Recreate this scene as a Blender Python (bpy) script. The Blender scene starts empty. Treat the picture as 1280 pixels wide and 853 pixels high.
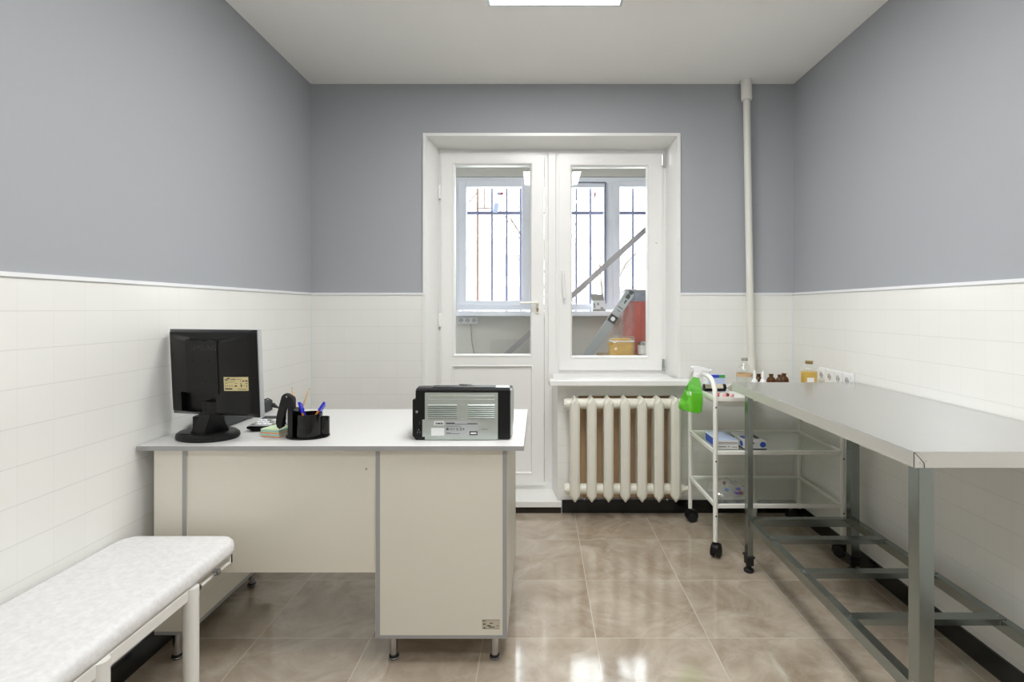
import bpy, bmesh, math, random
from mathutils import Vector, Matrix
random.seed(7)
scene = bpy.context.scene
COL = scene.collection
PI = math.pi

# ------------------------------------------------------------------ camera
F = 660.0; CX = 675.0; CY = 386.0; EYE = 1.235
cam = bpy.data.cameras.new('camera'); cam_o = bpy.data.objects.new('camera', cam); COL.objects.link(cam_o)
cam_o.location = (0, 0, EYE); cam_o.rotation_euler = (PI/2, 0, 0)
cam.sensor_width = 36; cam.lens = 36*F/1280
cam.shift_x = (640-CX)/1280; cam.shift_y = (CY-426.5)/1280
cam.clip_start = 0.02; cam.clip_end = 200
scene.camera = cam_o

def PX(px, Y): return (px-CX)*Y/F
def PZ(py, Y): return EYE-(py-CY)*Y/F
def P(px, py, Y): return Vector((PX(px, Y), Y, PZ(py, Y)))

# ------------------------------------------------------------------ materials
def lin(c):
    c = c/255
    return c/12.92 if c <= .04045 else ((c+.055)/1.055)**2.4
def rgb(r, g, b): return (lin(r), lin(g), lin(b), 1)

def node_mat(name):
    m = bpy.data.materials.new(name); m.use_nodes = True
    nt = m.node_tree
    return m, nt, nt.nodes['Principled BSDF']

def M(name, col, rough=.5, metal=0, var=.04, scale=25, bump=0, spec=.5, coat=0, stretch=None, rvar=0):
    """procedural material: colour gently mottled by noise, optional bump"""
    m, nt, b = node_mat(name)
    b.inputs['Roughness'].default_value = rough; b.inputs['Metallic'].default_value = metal
    b.inputs['Specular IOR Level'].default_value = spec
    b.inputs['Coat Weight'].default_value = coat
    tc = nt.nodes.new('ShaderNodeTexCoord'); no = nt.nodes.new('ShaderNodeTexNoise')
    no.inputs['Scale'].default_value = scale; no.inputs['Detail'].default_value = 4
    src = tc.outputs['Object']
    if stretch:
        mp = nt.nodes.new('ShaderNodeMapping'); mp.inputs['Scale'].default_value = stretch
        nt.links.new(src, mp.inputs['Vector']); src = mp.outputs['Vector']
    nt.links.new(src, no.inputs['Vector'])
    mx = nt.nodes.new('ShaderNodeMix'); mx.data_type = 'RGBA'
    mx.inputs[6].default_value = tuple(max(0, c*(1-var)) for c in col[:3])+(1,)
    mx.inputs[7].default_value = tuple(min(1, c*(1+var)) for c in col[:3])+(1,)
    nt.links.new(no.outputs['Fac'], mx.inputs[0]); nt.links.new(mx.outputs[2], b.inputs['Base Color'])
    if rvar:
        mr = nt.nodes.new('ShaderNodeMapRange'); mr.inputs['To Min'].default_value = max(0, rough-rvar); mr.inputs['To Max'].default_value = rough+rvar
        nt.links.new(no.outputs['Fac'], mr.inputs['Value']); nt.links.new(mr.outputs['Result'], b.inputs['Roughness'])
    if bump:
        bp = nt.nodes.new('ShaderNodeBump'); bp.inputs['Strength'].default_value = bump; bp.inputs['Distance'].default_value = .002
        nt.links.new(no.outputs['Fac'], bp.inputs['Height']); nt.links.new(bp.outputs['Normal'], b.inputs['Normal'])
    return m

def emis(name, col, s):
    m, nt, b = node_mat(name)
    b.inputs['Base Color'].default_value = (.9, .9, .9, 1)
    b.inputs['Emission Color'].default_value = col; b.inputs['Emission Strength'].default_value = s
    return m

def glass(name, tint=(1, 1, 1, 1), rough=0.0, ior=1.45, body=0, body_col=(1, 1, 1, 1), gloss=(1, 1, 1, 1)):
    """thin clear sheet: see-through with a fresnel reflection, optionally a little milky body"""
    m = bpy.data.materials.new(name); m.use_nodes = True; nt = m.node_tree; nt.nodes.clear()
    out = nt.nodes.new('ShaderNodeOutputMaterial')
    tr = nt.nodes.new('ShaderNodeBsdfTransparent'); tr.inputs[0].default_value = tint
    gl = nt.nodes.new('ShaderNodeBsdfGlossy'); gl.inputs['Roughness'].default_value = rough; gl.inputs['Color'].default_value = gloss
    lw = nt.nodes.new('ShaderNodeLayerWeight'); lw.inputs['Blend'].default_value = .5
    pw = nt.nodes.new('ShaderNodeMath'); pw.operation = 'POWER'; pw.inputs[1].default_value = 5; nt.links.new(lw.outputs['Facing'], pw.inputs[0])
    f0 = ((ior-1)/(ior+1))**2
    fr = nt.nodes.new('ShaderNodeMath'); fr.operation = 'MULTIPLY_ADD'; fr.inputs[1].default_value = .9-f0; fr.inputs[2].default_value = f0; nt.links.new(pw.outputs[0], fr.inputs[0])
    mx = nt.nodes.new('ShaderNodeMixShader')
    last = tr
    if body:
        df = nt.nodes.new('ShaderNodeBsdfDiffuse'); df.inputs[0].default_value = body_col
        tl = nt.nodes.new('ShaderNodeBsdfTranslucent'); tl.inputs[0].default_value = body_col
        ad = nt.nodes.new('ShaderNodeMixShader'); ad.inputs[0].default_value = .5
        nt.links.new(df.outputs[0], ad.inputs[1]); nt.links.new(tl.outputs[0], ad.inputs[2])
        m2 = nt.nodes.new('ShaderNodeMixShader'); m2.inputs[0].default_value = body
        nt.links.new(tr.outputs[0], m2.inputs[1]); nt.links.new(ad.outputs[0], m2.inputs[2]); last = m2
    nt.links.new(fr.outputs[0], mx.inputs[0]); nt.links.new(last.outputs[0], mx.inputs[1]); nt.links.new(gl.outputs[0], mx.inputs[2])
    nt.links.new(mx.outputs[0], out.inputs[0])
    return m

def tile_mat(name, col, grout, axis, w, h, off_u, off_v, mortar=.0012, rough=.2, gap_bump=.25):
    """wall tiles laid in a plain grid; axis = which object axis runs along the wall"""
    m, nt, b = node_mat(name)
    tc = nt.nodes.new('ShaderNodeTexCoord'); sp = nt.nodes.new('ShaderNodeSeparateXYZ'); cb = nt.nodes.new('ShaderNodeCombineXYZ')
    geo = nt.nodes.new('ShaderNodeNewGeometry')
    nt.links.new(geo.outputs['Position'], sp.inputs[0])
    def add(o, v):
        n = nt.nodes.new('ShaderNodeMath'); n.operation = 'ADD'; n.inputs[1].default_value = v; nt.links.new(o, n.inputs[0]); return n.outputs[0]
    nt.links.new(add(sp.outputs[axis], off_u), cb.inputs[0]); nt.links.new(add(sp.outputs[2], off_v), cb.inputs[1])
    def brick(bw, ms):
        br = nt.nodes.new('ShaderNodeTexBrick'); br.offset = 0; br.squash = 1
        for k, v in (('Scale', 1), ('Mortar Size', ms), ('Mortar Smooth', .6), ('Brick Width', bw), ('Row Height', h), ('Bias', 0)):
            br.inputs[k].default_value = v
        nt.links.new(cb.outputs[0], br.inputs['Vector']); return br
    br = brick(w, mortar*.9); lv = brick(400, mortar)
    br.inputs['Color1'].default_value = col; br.inputs['Color2'].default_value = tuple(c*.985 for c in col[:3])+(1,)
    br.inputs['Mortar'].default_value = tuple(c*.935 for c in col[:3])+(1,)
    mj = nt.nodes.new('ShaderNodeMix'); mj.data_type = 'RGBA'; mj.inputs[7].default_value = grout
    nt.links.new(lv.outputs['Fac'], mj.inputs[0]); nt.links.new(br.outputs['Color'], mj.inputs[6]); nt.links.new(mj.outputs[2], b.inputs['Base Color'])
    bp = nt.nodes.new('ShaderNodeBump'); bp.invert = True; bp.inputs['Strength'].default_value = gap_bump; bp.inputs['Distance'].default_value = .003
    nt.links.new(lv.outputs['Fac'], bp.inputs['Height'])
    no = nt.nodes.new('ShaderNodeTexNoise'); no.inputs['Scale'].default_value = 9; nt.links.new(geo.outputs['Position'], no.inputs['Vector'])
    b2 = nt.nodes.new('ShaderNodeBump'); b2.inputs['Strength'].default_value = .05; b2.inputs['Distance'].default_value = .004
    nt.links.new(no.outputs['Fac'], b2.inputs['Height']); nt.links.new(bp.outputs['Normal'], b2.inputs['Normal'])
    nt.links.new(b2.outputs['Normal'], b.inputs['Normal'])
    b.inputs['Roughness'].default_value = rough
    return m

def floor_mat():
    m, nt, b = node_mat('polished_stone_tile')
    L = nt.links.new
    geo = nt.nodes.new('ShaderNodeNewGeometry')
    mp = nt.nodes.new('ShaderNodeMapping'); mp.inputs['Location'].default_value = (-.2086+.4215*10, -2.821+.4215*10, 0); L(geo.outputs['Position'], mp.inputs['Vector'])
    br = nt.nodes.new('ShaderNodeTexBrick'); br.offset = 0; br.squash = 1
    for k, v in (('Scale', 1), ('Mortar Size', .0021), ('Mortar Smooth', .2), ('Brick Width', .4215), ('Row Height', .4215), ('Bias', 0)):
        br.inputs[k].default_value = v
    br.inputs['Color1'].default_value = (0, 0, 0, 1); br.inputs['Color2'].default_value = (1, 1, 1, 1); br.inputs['Mortar'].default_value = (.5, .5, .5, 1)
    L(mp.outputs[0], br.inputs['Vector'])
    # per-tile shift of the marbling
    ad = nt.nodes.new('ShaderNodeVectorMath'); ad.operation = 'MULTIPLY_ADD'
    ad.inputs[1].default_value = (7, 5, 3); L(br.outputs['Color'], ad.inputs[0]); L(geo.outputs['Position'], ad.inputs[2])
    n1 = nt.nodes.new('ShaderNodeTexNoise'); n1.inputs['Scale'].default_value = 4.2; n1.inputs['Detail'].default_value = 9; n1.inputs['Roughness'].default_value = .66; n1.inputs['Distortion'].default_value = .9
    n2 = nt.nodes.new('ShaderNodeTexNoise'); n2.inputs['Scale'].default_value = 2.6; n2.inputs['Detail'].default_value = 6; n2.inputs['Distortion'].default_value = .9
    L(ad.outputs[0], n1.inputs['Vector']); L(ad.outputs[0], n2.inputs['Vector'])
    r1 = nt.nodes.new('ShaderNodeValToRGB'); e = r1.color_ramp.elements
    e[0].position = .32; e[0].color = rgb(150, 134, 115); e[1].position = .68; e[1].color = rgb(194, 182, 166)
    L(n1.outputs['Fac'], r1.inputs[0])
    r2 = nt.nodes.new('ShaderNodeValToRGB'); e = r2.color_ramp.elements
    e[0].position = .485; e[0].color = (0, 0, 0, 1); e[1].position = .515; e[1].color = (0, 0, 0, 1)
    x = r2.color_ramp.elements.new(.5); x.color = (.13, .13, .13, 1)
    L(n2.outputs['Fac'], r2.inputs[0])
    mx = nt.nodes.new('ShaderNodeMix'); mx.data_type = 'RGBA'; mx.inputs[7].default_value = rgb(222, 213, 201)
    L(r2.outputs[0], mx.inputs[0]); L(r1.outputs[0], mx.inputs[6])
    mg = nt.nodes.new('ShaderNodeMix'); mg.data_type = 'RGBA'; mg.inputs[7].default_value = rgb(202, 192, 177)
    L(br.outputs['Fac'], mg.inputs[0]); L(mx.outputs[2], mg.inputs[6]); L(mg.outputs[2], b.inputs['Base Color'])
    bp = nt.nodes.new('ShaderNodeBump'); bp.invert = True; bp.inputs['Strength'].default_value = .3; bp.inputs['Distance'].default_value = .002
    L(br.outputs['Fac'], bp.inputs['Height'])
    n3 = nt.nodes.new('ShaderNodeTexNoise'); n3.inputs['Scale'].default_value = 6; L(geo.outputs['Position'], n3.inputs['Vector'])
    b2 = nt.nodes.new('ShaderNodeBump'); b2.inputs['Strength'].default_value = .04; b2.inputs['Distance'].default_value = .004
    L(n3.outputs['Fac'], b2.inputs['Height']); L(bp.outputs['Normal'], b2.inputs['Normal'])
    L(b2.outputs['Normal'], b.inputs['Normal'])
    b.inputs['Roughness'].default_value = .09; b.inputs['IOR'].default_value = 1.9
    return m

MT = dict(
    grey=M('grey_wall_paint', rgb(167, 170, 175), .75, var=.015, scale=60, bump=.03),
    ceil=M('ceiling_paint', rgb(246, 245, 241), .85, var=.01, scale=40),
    pvc=M('white_pvc', rgb(238, 238, 236), .28, var=.01),
    whitepaint=M('white_enamel', rgb(235, 234, 228), .3, var=.015),
    trim=M('white_trim', rgb(236, 238, 240), .35, var=.01),
    cornertrim=M('pale_blue_corner_trim', rgb(222, 228, 230), .35, var=.01),
    black_tile=M('black_skirting_tile', rgb(20, 20, 20), .18, var=.3, scale=12),
    dark=M('gap_shade', rgb(45, 38, 30), .9, var=.3),
    brown=M('bare_brown_board', rgb(204, 172, 132), .8, var=.12, scale=14, bump=.1),
    desk=M('cream_laminate', rgb(223, 219, 206), .42, var=.012, scale=70),
    desktop=M('pale_laminate_top', rgb(217, 217, 215), .32, var=.01),
    edge=M('grey_edge_band', rgb(160, 160, 160), .45, var=.02),
    chrome=M('chrome', rgb(190, 190, 192), .14, metal=1, var=.02),
    blackp=M('black_plastic', rgb(17, 17, 18), .3, var=.12, spec=.3),
    blackm=M('matt_black_plastic', rgb(19, 19, 20), .45, var=.12, scale=200, bump=.05, spec=.3),
    blackg=M('gloss_black_plastic', rgb(9, 9, 10), .12, var=.1, spec=.4),
    hole=M('deep_black', rgb(6, 6, 6), .8, var=.2),
    dgrey=M('dark_grey_plastic', rgb(52, 53, 56), .5, var=.05, spec=.3),
    silver=M('silver_plastic', rgb(188, 191, 194), .35, metal=.3, var=.02),
    sticker=M('buff_sticker', rgb(214, 200, 150), .5, var=.06, scale=120),
    ink=M('dark_ink', rgb(48, 44, 38), .6, var=.1),
    inkgrey=M('grey_ink', rgb(78, 82, 80), .6, var=.1),
    inkblack=M('faint_emboss_ink', rgb(50, 50, 53), .4, var=.1),
    wlabel=M('white_label', rgb(232, 233, 234), .5, var=.02),
    galv_panel=M('printer_steel', rgb(192, 200, 195), .33, metal=.75, var=.06, scale=40),
    steel=M('brushed_stainless_sheet', rgb(206, 206, 205), .2, metal=1, var=.012, scale=10, stretch=(6, .6, 6), rvar=.02),
    steel_lip=M('stainless_lip', rgb(226, 225, 221), .33, metal=.85, var=.03, scale=12, stretch=(20, 1, 30), rvar=.05),
    galv=M('galvanised_steel', rgb(150, 157, 154), .24, metal=1, var=.07, scale=22, rvar=.05),
    rubber=M('black_rubber', rgb(20, 20, 20), .6, var=.2),
    vinyl=M('white_speckled_vinyl', rgb(228, 228, 229), .5, var=.17, scale=75, bump=.7),
    bench_metal=M('warm_white_metal', rgb(228, 227, 222), .35, var=.02),
    radiator=M('radiator_enamel', rgb(228, 226, 214), .32, var=.02),
    pipe=M('pipe_paint', rgb(226, 225, 216), .4, var=.02),
    trolley=M('trolley_white_enamel', rgb(236, 236, 230), .3, var=.01),
    socket=M('white_socket_plastic', rgb(238, 240, 240), .3, var=.01),
    socket_in=M('socket_recess', rgb(190, 190, 188), .5, var=.05),
    brass=M('dull_brass', rgb(170, 150, 105), .35, metal=1, var=.05),
    paleh=M('cream_handle', rgb(238, 237, 230), .35, var=.02),
    lilac=M('lilac_grey_pvc', rgb(234, 235, 243), .35, var=.01),
    balc=M('balcony_panel', rgb(203, 200, 192), .6, var=.04, scale=8, stretch=(14, 14, .3)),
    balc_ceil=M('balcony_ceiling', rgb(240, 239, 236), .7, var=.02),
    bar=M('painted_iron_bar', rgb(100, 100, 130), .5, var=.1),
    barbrown=M('rusty_iron_bar', rgb(150, 112, 92), .6, var=.15),
    profile=M('zinc_profile', rgb(172, 165, 166), .4, metal=.6, var=.06),
    level=M('level_aluminium', rgb(168, 172, 176), .4, metal=.5, var=.04),
    red=M('red_paper_sack', rgb(190, 84, 70), .5, var=.45, scale=16, bump=1.0, stretch=(1.6, 1, .35)),
    sackgrey=M('grey_sack_print', rgb(148, 150, 160), .5, var=.25, scale=30, bump=.4),
    yellow=M('yellow_fibre', rgb(244, 178, 40), .7, var=.4, scale=34, bump=1.0),
    wood=M('raw_wood', rgb(170, 140, 105), .7, var=.12, scale=10),
    card=M('white_card', rgb(228, 229, 230), .55, var=.02),
    cardgrey=M('grey_card', rgb(150, 145, 138), .7, var=.05),
    bluecap=M('blue_cap', rgb(34, 44, 214), .35, var=.05),
    cblue=M('blue_print', rgb(40, 84, 190), .45, var=.05),
    royal=M('royal_blue_print', rgb(44, 60, 190), .45, var=.05),
    lblue=M('light_blue_print', rgb(190, 206, 238), .5, var=.05),
    green=M('green_print', rgb(70, 160, 70), .45, var=.06),
    orange=M('orange_barrel', rgb(240, 148, 40), .35, var=.04),
    pencil=M('bare_pencil_wood', rgb(238, 204, 160), .5, var=.06, scale=60),
    graphite=M('graphite', rgb(60, 58, 56), .4, var=.1),
    redcap=M('dark_red_cap', rgb(132, 40, 34), .35, var=.08),
    redbright=M('red_cap', rgb(226, 62, 62), .35, var=.05),
    pink=M('pink_cap', rgb(238, 170, 172), .4, var=.06),
    purple=M('violet_cap', rgb(84, 58, 176), .35, var=.05),
    skyblue=M('bright_blue_cap', rgb(40, 120, 214), .35, var=.05),
    foil=M('foil_packet', rgb(176, 166, 150), .35, metal=.5, var=.12, scale=60, bump=.4),
    whitep=M('white_plastic', rgb(240, 241, 242), .35, var=.01),
    n_green=M('note_green', rgb(218, 240, 198), .7, var=.02),
    n_blue=M('note_blue', rgb(150, 214, 228), .7, var=.02),
    n_yellow=M('note_yellow', rgb(232, 222, 140), .7, var=.02),
    n_pink=M('note_pink', rgb(238, 150, 152), .7, var=.02),
    pane=glass('window_glass', (.97, .985, .98, 1), 0, 1.5),
    shelfglass=glass('shelf_glass', (.96, .98, .965, 1), .03, 1.5, .13, (.75, .8, .76, 1)),
    bottleglass=glass('clear_bottle_glass', (.96, .97, .96, 1), .02, 1.6),
    film=glass('clear_plastic_film', (.95, .95, .95, 1), .1, 1.7, .14, (.9, .9, .92, 1)),
    oil=glass('yellow_liquid', (.97, .86, .52, 1), .05, 1.35, .55, rgb(244, 212, 110)),
    amber=glass('amber_glass', (.45, .25, .08, 1), .03, 1.5, .45, rgb(112, 68, 24)),
    greenb=glass('green_bottle_plastic', (.58, .95, .42, 1), .04, 1.6, .13, rgb(100, 240, 70)),
    greenl=glass('green_liquid', (.93, .98, .55, 1), .04, 1.4, .22, rgb(214, 252, 80)),
    facade=M('pale_render', rgb(226, 222, 214), .8, var=.03, scale=1),
    far_glass=M('far_window_glass', rgb(124, 122, 124), .3, var=.1, scale=1),
    bark=M('pale_bark', rgb(92, 78, 66), .8, var=.2),
    snow=M('pale_ground', rgb(225, 225, 228), .9, var=.04, scale=1),
    light=emis('led_diffuser', (1, .995, .985, 1), 17.5),
)

# ------------------------------------------------------------------ mesh builder
ORG = {}
class MB:
    def __init__(s): s.bm = bmesh.new(); s.mi = 0
    def _mark(s, n):
        s.bm.faces.ensure_lookup_table()
        for f in s.bm.faces[n:]: f.material_index = s.mi
    def face(s, pts):
        n = len(s.bm.faces); s.bm.faces.new([s.bm.verts.new(p) for p in pts]); s._mark(n); return s
    def box(s, x0, x1, y0, y1, z0, z1, bev=0, seg=2, M4=None):
        t = bmesh.new()
        v = [t.verts.new((x, y, z)) for z in (z0, z1) for y in (y0, y1) for x in (x0, x1)]
        for q in ((0, 2, 3, 1), (4, 5, 7, 6), (0, 1, 5, 4), (2, 6, 7, 3), (0, 4, 6, 2), (1, 3, 7, 5)): t.faces.new([v[i] for i in q])
        if bev: bmesh.ops.bevel(t, geom=t.edges[:], offset=bev, segments=seg, affect='EDGES', profile=.5)
        return s._merge(t, M4)
    def _merge(s, t, M4=None):
        n = len(s.bm.faces)
        if M4 is not None: bmesh.ops.transform(t, matrix=M4, verts=t.verts[:])
        mp = {}
        for v in t.verts: mp[v] = s.bm.verts.new(v.co)
        for f in t.faces:
            try: s.bm.faces.new([mp[v] for v in f.verts])
            except ValueError: pass
        t.free(); s._mark(n); return s
    def tube(s, pts, r, seg=12, cap=True, closed=False):
        n0 = len(s.bm.faces)
        pts = [Vector(p) for p in pts]; N = len(pts)
        rs = r if isinstance(r, (list, tuple)) else [r]*N
        tang = []
        for i in range(N):
            a = pts[i-1] if i or closed else pts[0]; b = pts[(i+1) % N] if i < N-1 or closed else pts[-1]
            tang.append((b-a).normalized())
        up = Vector((0, 0, 1)) if abs(tang[0].z) < .9 else Vector((1, 0, 0))
        u = tang[0].cross(up).normalized(); rings = []
        for i in range(N):
            u = (u-tang[i]*u.dot(tang[i])).normalized(); w = tang[i].cross(u)
            rings.append([s.bm.verts.new(pts[i]+(u*math.cos(2*PI*k/seg)+w*math.sin(2*PI*k/seg))*rs[i]) for k in range(seg)])
        for i in range(N if closed else N-1):
            A, B = rings[i], rings[(i+1) % N]
            for k in range(seg): s.bm.faces.new((A[k], A[(k+1) % seg], B[(k+1) % seg], B[k]))
        if cap and not closed: s.bm.faces.new(rings[0][::-1]); s.bm.faces.new(rings[-1])
        s._mark(n0); return s
    def cyl(s, p0, p1, r, seg=20, r1=None): return s.tube([p0, p1], [r, r if r1 is None else r1], seg)
    def lathe(s, prof, c=(0, 0, 0), seg=28, sx=1, sy=1, M4=None):
        t = bmesh.new(); rings = []
        for r, z in prof:
            if r < 1e-6: rings.append([t.verts.new((c[0], c[1], c[2]+z))])
            else: rings.append([t.verts.new((c[0]+sx*r*math.cos(2*PI*k/seg), c[1]+sy*r*math.sin(2*PI*k/seg), c[2]+z)) for k in range(seg)])
        for A, B in zip(rings, rings[1:]):
            if len(A) == 1 and len(B) == 1: continue
            for k in range(seg):
                k2 = (k+1) % seg
                if len(A) == 1: t.faces.new((A[0], B[k2], B[k]))
                elif len(B) == 1: t.faces.new((A[k], A[k2], B[0]))
                else: t.faces.new((A[k], A[k2], B[k2], B[k]))
        return s._merge(t, M4)
    def prism(s, poly, fn, w0, w1, bev=0):
        t = bmesh.new()
        A = [t.verts.new(fn(u, v, w0)) for u, v in poly]; B = [t.verts.new(fn(u, v, w1)) for u, v in poly]
        n = len(poly)
        t.faces.new(A); t.faces.new(B[::-1])
        for i in range(n): t.faces.new((A[i], B[i], B[(i+1) % n], A[(i+1) % n]))
        if bev:
            bmesh.ops.recalc_face_normals(t, faces=t.faces[:])
            es = [e for e in t.edges if len(e.link_faces) == 2 and any(len(f.verts) == n and n > 4 for f in e.link_faces)] if n > 4 else t.edges[:]
            bmesh.ops.bevel(t, geom=es, offset=bev, segments=2, affect='EDGES', profile=.5)
        return s._merge(t)
    def ring(s, x0, x1, z0, z1, prof):
        """profile (inset, y) swept round an upright rectangle with mitred corners"""
        n0 = len(s.bm.faces); L = []
        for d, y in prof:
            L.append([s.bm.verts.new(p) for p in ((x0+d, y, z0+d), (x1-d, y, z0+d), (x1-d, y, z1-d), (x0+d, y, z1-d))])
        for i in range(len(L)):
            A, B = L[i], L[(i+1) % len(L)]
            for k in range(4): s.bm.faces.new((A[k], A[(k+1) % 4], B[(k+1) % 4], B[k]))
        s._mark(n0); return s
    def ball(s, c, r, sx=1, sy=1, sz=1, seg=16):
        prof = [(max(0, r*math.sin(PI*i/10)), -r*sz*math.cos(PI*i/10)) for i in range(11)]
        prof[0] = (0, -r*sz); prof[-1] = (0, r*sz)
        return s.lathe(prof, c, seg, sx, sy)
    def xf(s, M4): bmesh.ops.transform(s.bm, matrix=M4, verts=s.bm.verts[:]); return s
    def build(s, name, mats, parent=None, at=None, sharp=35, smooth=True):
        o_ = Vector(ORG.get(parent.name, (0, 0, 0))) if parent is not None else Vector(at or (0, 0, 0))
        bm = s.bm
        if o_.length: bmesh.ops.translate(bm, vec=-o_, verts=bm.verts[:])
        bmesh.ops.recalc_face_normals(bm, faces=bm.faces[:])
        me = bpy.data.meshes.new(name); bm.to_mesh(me); bm.free()
        for m in (mats if isinstance(mats, (list, tuple)) else [mats]): me.materials.append(m)
        if smooth:
            me.polygons.foreach_set('use_smooth', [True]*len(me.polygons)); me.set_sharp_from_angle(angle=math.radians(sharp))
            wn = True
        else: wn = False
        o = bpy.data.objects.new(name, me); COL.objects.link(o)
        if wn: q = o.modifiers.new('weighted', 'WEIGHTED_NORMAL'); q.keep_sharp = True; q.weight = 100
        if parent is not None: o.parent = parent
        else: o.location = o_
        ORG[o.name] = tuple(o_)
        return o

def thing(name, label, cat, loc=(0, 0, 0), group=None, world=True):
    o = bpy.data.objects.new(name, None); COL.objects.link(o)
    o.empty_display_size = .05
    o['label'] = label; o['category'] = cat
    if group: o['group'] = group
    if world: o.location = loc; ORG[o.name] = tuple(loc)
    else: ORG[o.name] = (0, 0, 0)
    return o
def tag(o, label, cat, group=None):
    o['label'] = label; o['category'] = cat
    if group: o['group'] = group
    return o
def place(o, loc, rot=(0, 0, 0)): o.location = loc; o.rotation_euler = rot; return o
def struct(o): o['kind'] = 'structure'; return o
def room(name):
    o = bpy.data.objects.new(name, None); COL.objects.link(o); o['kind'] = 'structure'; ORG[o.name] = (0, 0, 0); return o
def dup(o, parent=None):
    c = o.copy(); COL.objects.link(c)
    if parent is not None: c.parent = parent
    for ch in list(o.children): dup(ch, c)
    return c
def part_of(o, n):  # children by name stem
    return [c for c in o.children if c.name.split('.')[0] == n]

def text(body, size, name, mat, parent, M4, depth=.0003):
    cu = bpy.data.curves.new('t', 'FONT'); cu.body = body; cu.size = size; cu.align_x = 'CENTER'; cu.align_y = 'CENTER'; cu.extrude = depth
    tmp = bpy.data.objects.new('t', cu); COL.objects.link(tmp)
    me = bpy.data.meshes.new_from_object(tmp.evaluated_get(bpy.context.evaluated_depsgraph_get()))
    bpy.data.objects.remove(tmp)
    me.transform(M4); me.materials.clear(); me.materials.append(mat); me.name = name
    o = bpy.data.objects.new(name, me); COL.objects.link(o); o.parent = parent; ORG[o.name] = ORG.get(parent.name, (0, 0, 0))
    return o
FACE_CAM = Matrix.Rotation(PI/2, 4, 'X')     # text lying in XZ, readable from -Y

def arc(c, r, a0, a1, n, plane):  # list of points on an arc; plane maps (u, v) -> point
    return [plane(c[0]+r*math.cos(a0+(a1-a0)*i/n), c[1]+r*math.sin(a0+(a1-a0)*i/n)) for i in range(n+1)]
# ================================================================== SETTING
XL, XR, YB, YF, ZC = -1.385, 1.534, 3.196, -1.25, 2.597
TZ = 1.331      # top of the tiling
SK = .078       # skirting height
# floor / ceiling
struct(MB().box(XL-.15, XR+.15, YF-.1, 3.52, -.12, 0).build('floor', floor_mat(), smooth=False))
struct(MB().box(XL-.15, XR+.15, YF-.1, 3.52, ZC, ZC+.15).build('ceiling', MT['ceil'], smooth=False))
g = .004        # plaster sits this far behind the tile face
wl = room('wall_left'); MB().box(XL-.15, XL-g, YF-.1, 3.5, 0, ZC).build('plaster', MT['grey'], wl, smooth=False)
MB().box(XL-g, XL, YF, YB, SK, TZ-.01).build('tile_panel', tile_mat('white_tiles_along_y', rgb(236, 236, 232), rgb(217, 217, 213), 1, .105, .103, 3.2213, 1.0374), wl, smooth=False)
MB().box(XL-g, XL+.006, YF, YB, TZ-.012, TZ).build('tile_trim', MT['trim'], wl, smooth=False)
wr = room('wall_right'); MB().box(XR+g, XR+.15, YF-.1, 3.5, 0, ZC).build('plaster', MT['grey'], wr, smooth=False)
MB().box(XR, XR+g, YF, YB, SK, TZ-.01).build('tile_panel', bpy.data.materials['white_tiles_along_y'], wr, smooth=False)
MB().box(XR-.006, XR+g, YF, YB, TZ-.012, TZ).build('tile_trim', MT['trim'], wr, smooth=False)
MB().box(XR-.006, XR, YB-.002, YB, SK, TZ-.012).build('corner_trim', MT['cornertrim'], wr, smooth=False)
wf = room('wall_front'); MB().box(XL-.15, XR+.15, YF-.15, YF, 0, ZC).build('plaster', MT['grey'], wf, smooth=False)
MB().box(XL, XR, YF, YF+.006, SK, TZ).build('tile_panel', tile_mat('white_tiles_along_x', rgb(236, 236, 232), rgb(217, 217, 213), 0, .105, .103, 2.13, 1.0374), wf, smooth=False)

# the window wall, pierced by door, window and the radiator niche
RX0, RX1, RZ = -.692, .833, 2.281
NX0, NX1, NZ0, NZ1 = .232, .826, .082, .707
wb = room('wall_back'); m = MB(); yb = YB+g
m.box(XL-.15, RX0, yb, 3.5, 0, ZC).box(RX1, XR+.15, yb, 3.5, 0, ZC).box(RX0, RX1, yb, 3.5, RZ, ZC)
m.box(.1065, NX0, yb, 3.5, 0, .79).box(NX1, RX1, yb, 3.5, 0, .79).box(NX0, NX1, yb, 3.5, NZ1, .79).box(NX0, NX1, yb, 3.5, 0, NZ0)
m.build('plaster', MT['grey'], wb, smooth=False)
MB().box(NX0, NX1, 3.222, 3.5, NZ0, NZ1).build('niche', MT['brown'], wb, smooth=False)
tx = bpy.data.materials['white_tiles_along_x']
m = MB()
m.box(XL, RX0-.014, YB, yb, SK, TZ-.01).box(RX1+.014, XR, YB, yb, SK, TZ-.01)
m.box(.1065, NX0, YB, yb, SK, .79).box(NX1, RX1+.014, YB, yb, SK, .79).box(NX0, NX1, YB, yb, NZ1, .79)
m.build('tile_panel', tx, wb, smooth=False)
MB().box(XL, RX0-.014, YB-.006, yb, TZ-.012, TZ).box(RX1+.014, XR, YB-.006, yb, TZ-.012, TZ).build('tile_trim', MT['trim'], wb, smooth=False)
MB().box(XL, XL+.006, YB-.002, YB, SK, TZ-.012).box(RX0-.016, RX0-.013, YB-.002, YB, SK, TZ-.012).build('corner_trim', MT['cornertrim'], wb, smooth=False)
MB().box(RX0, .1065, 3.26, 3.5, 0, .072).build('door_base', MT['dark'], wb, smooth=False)

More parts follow.
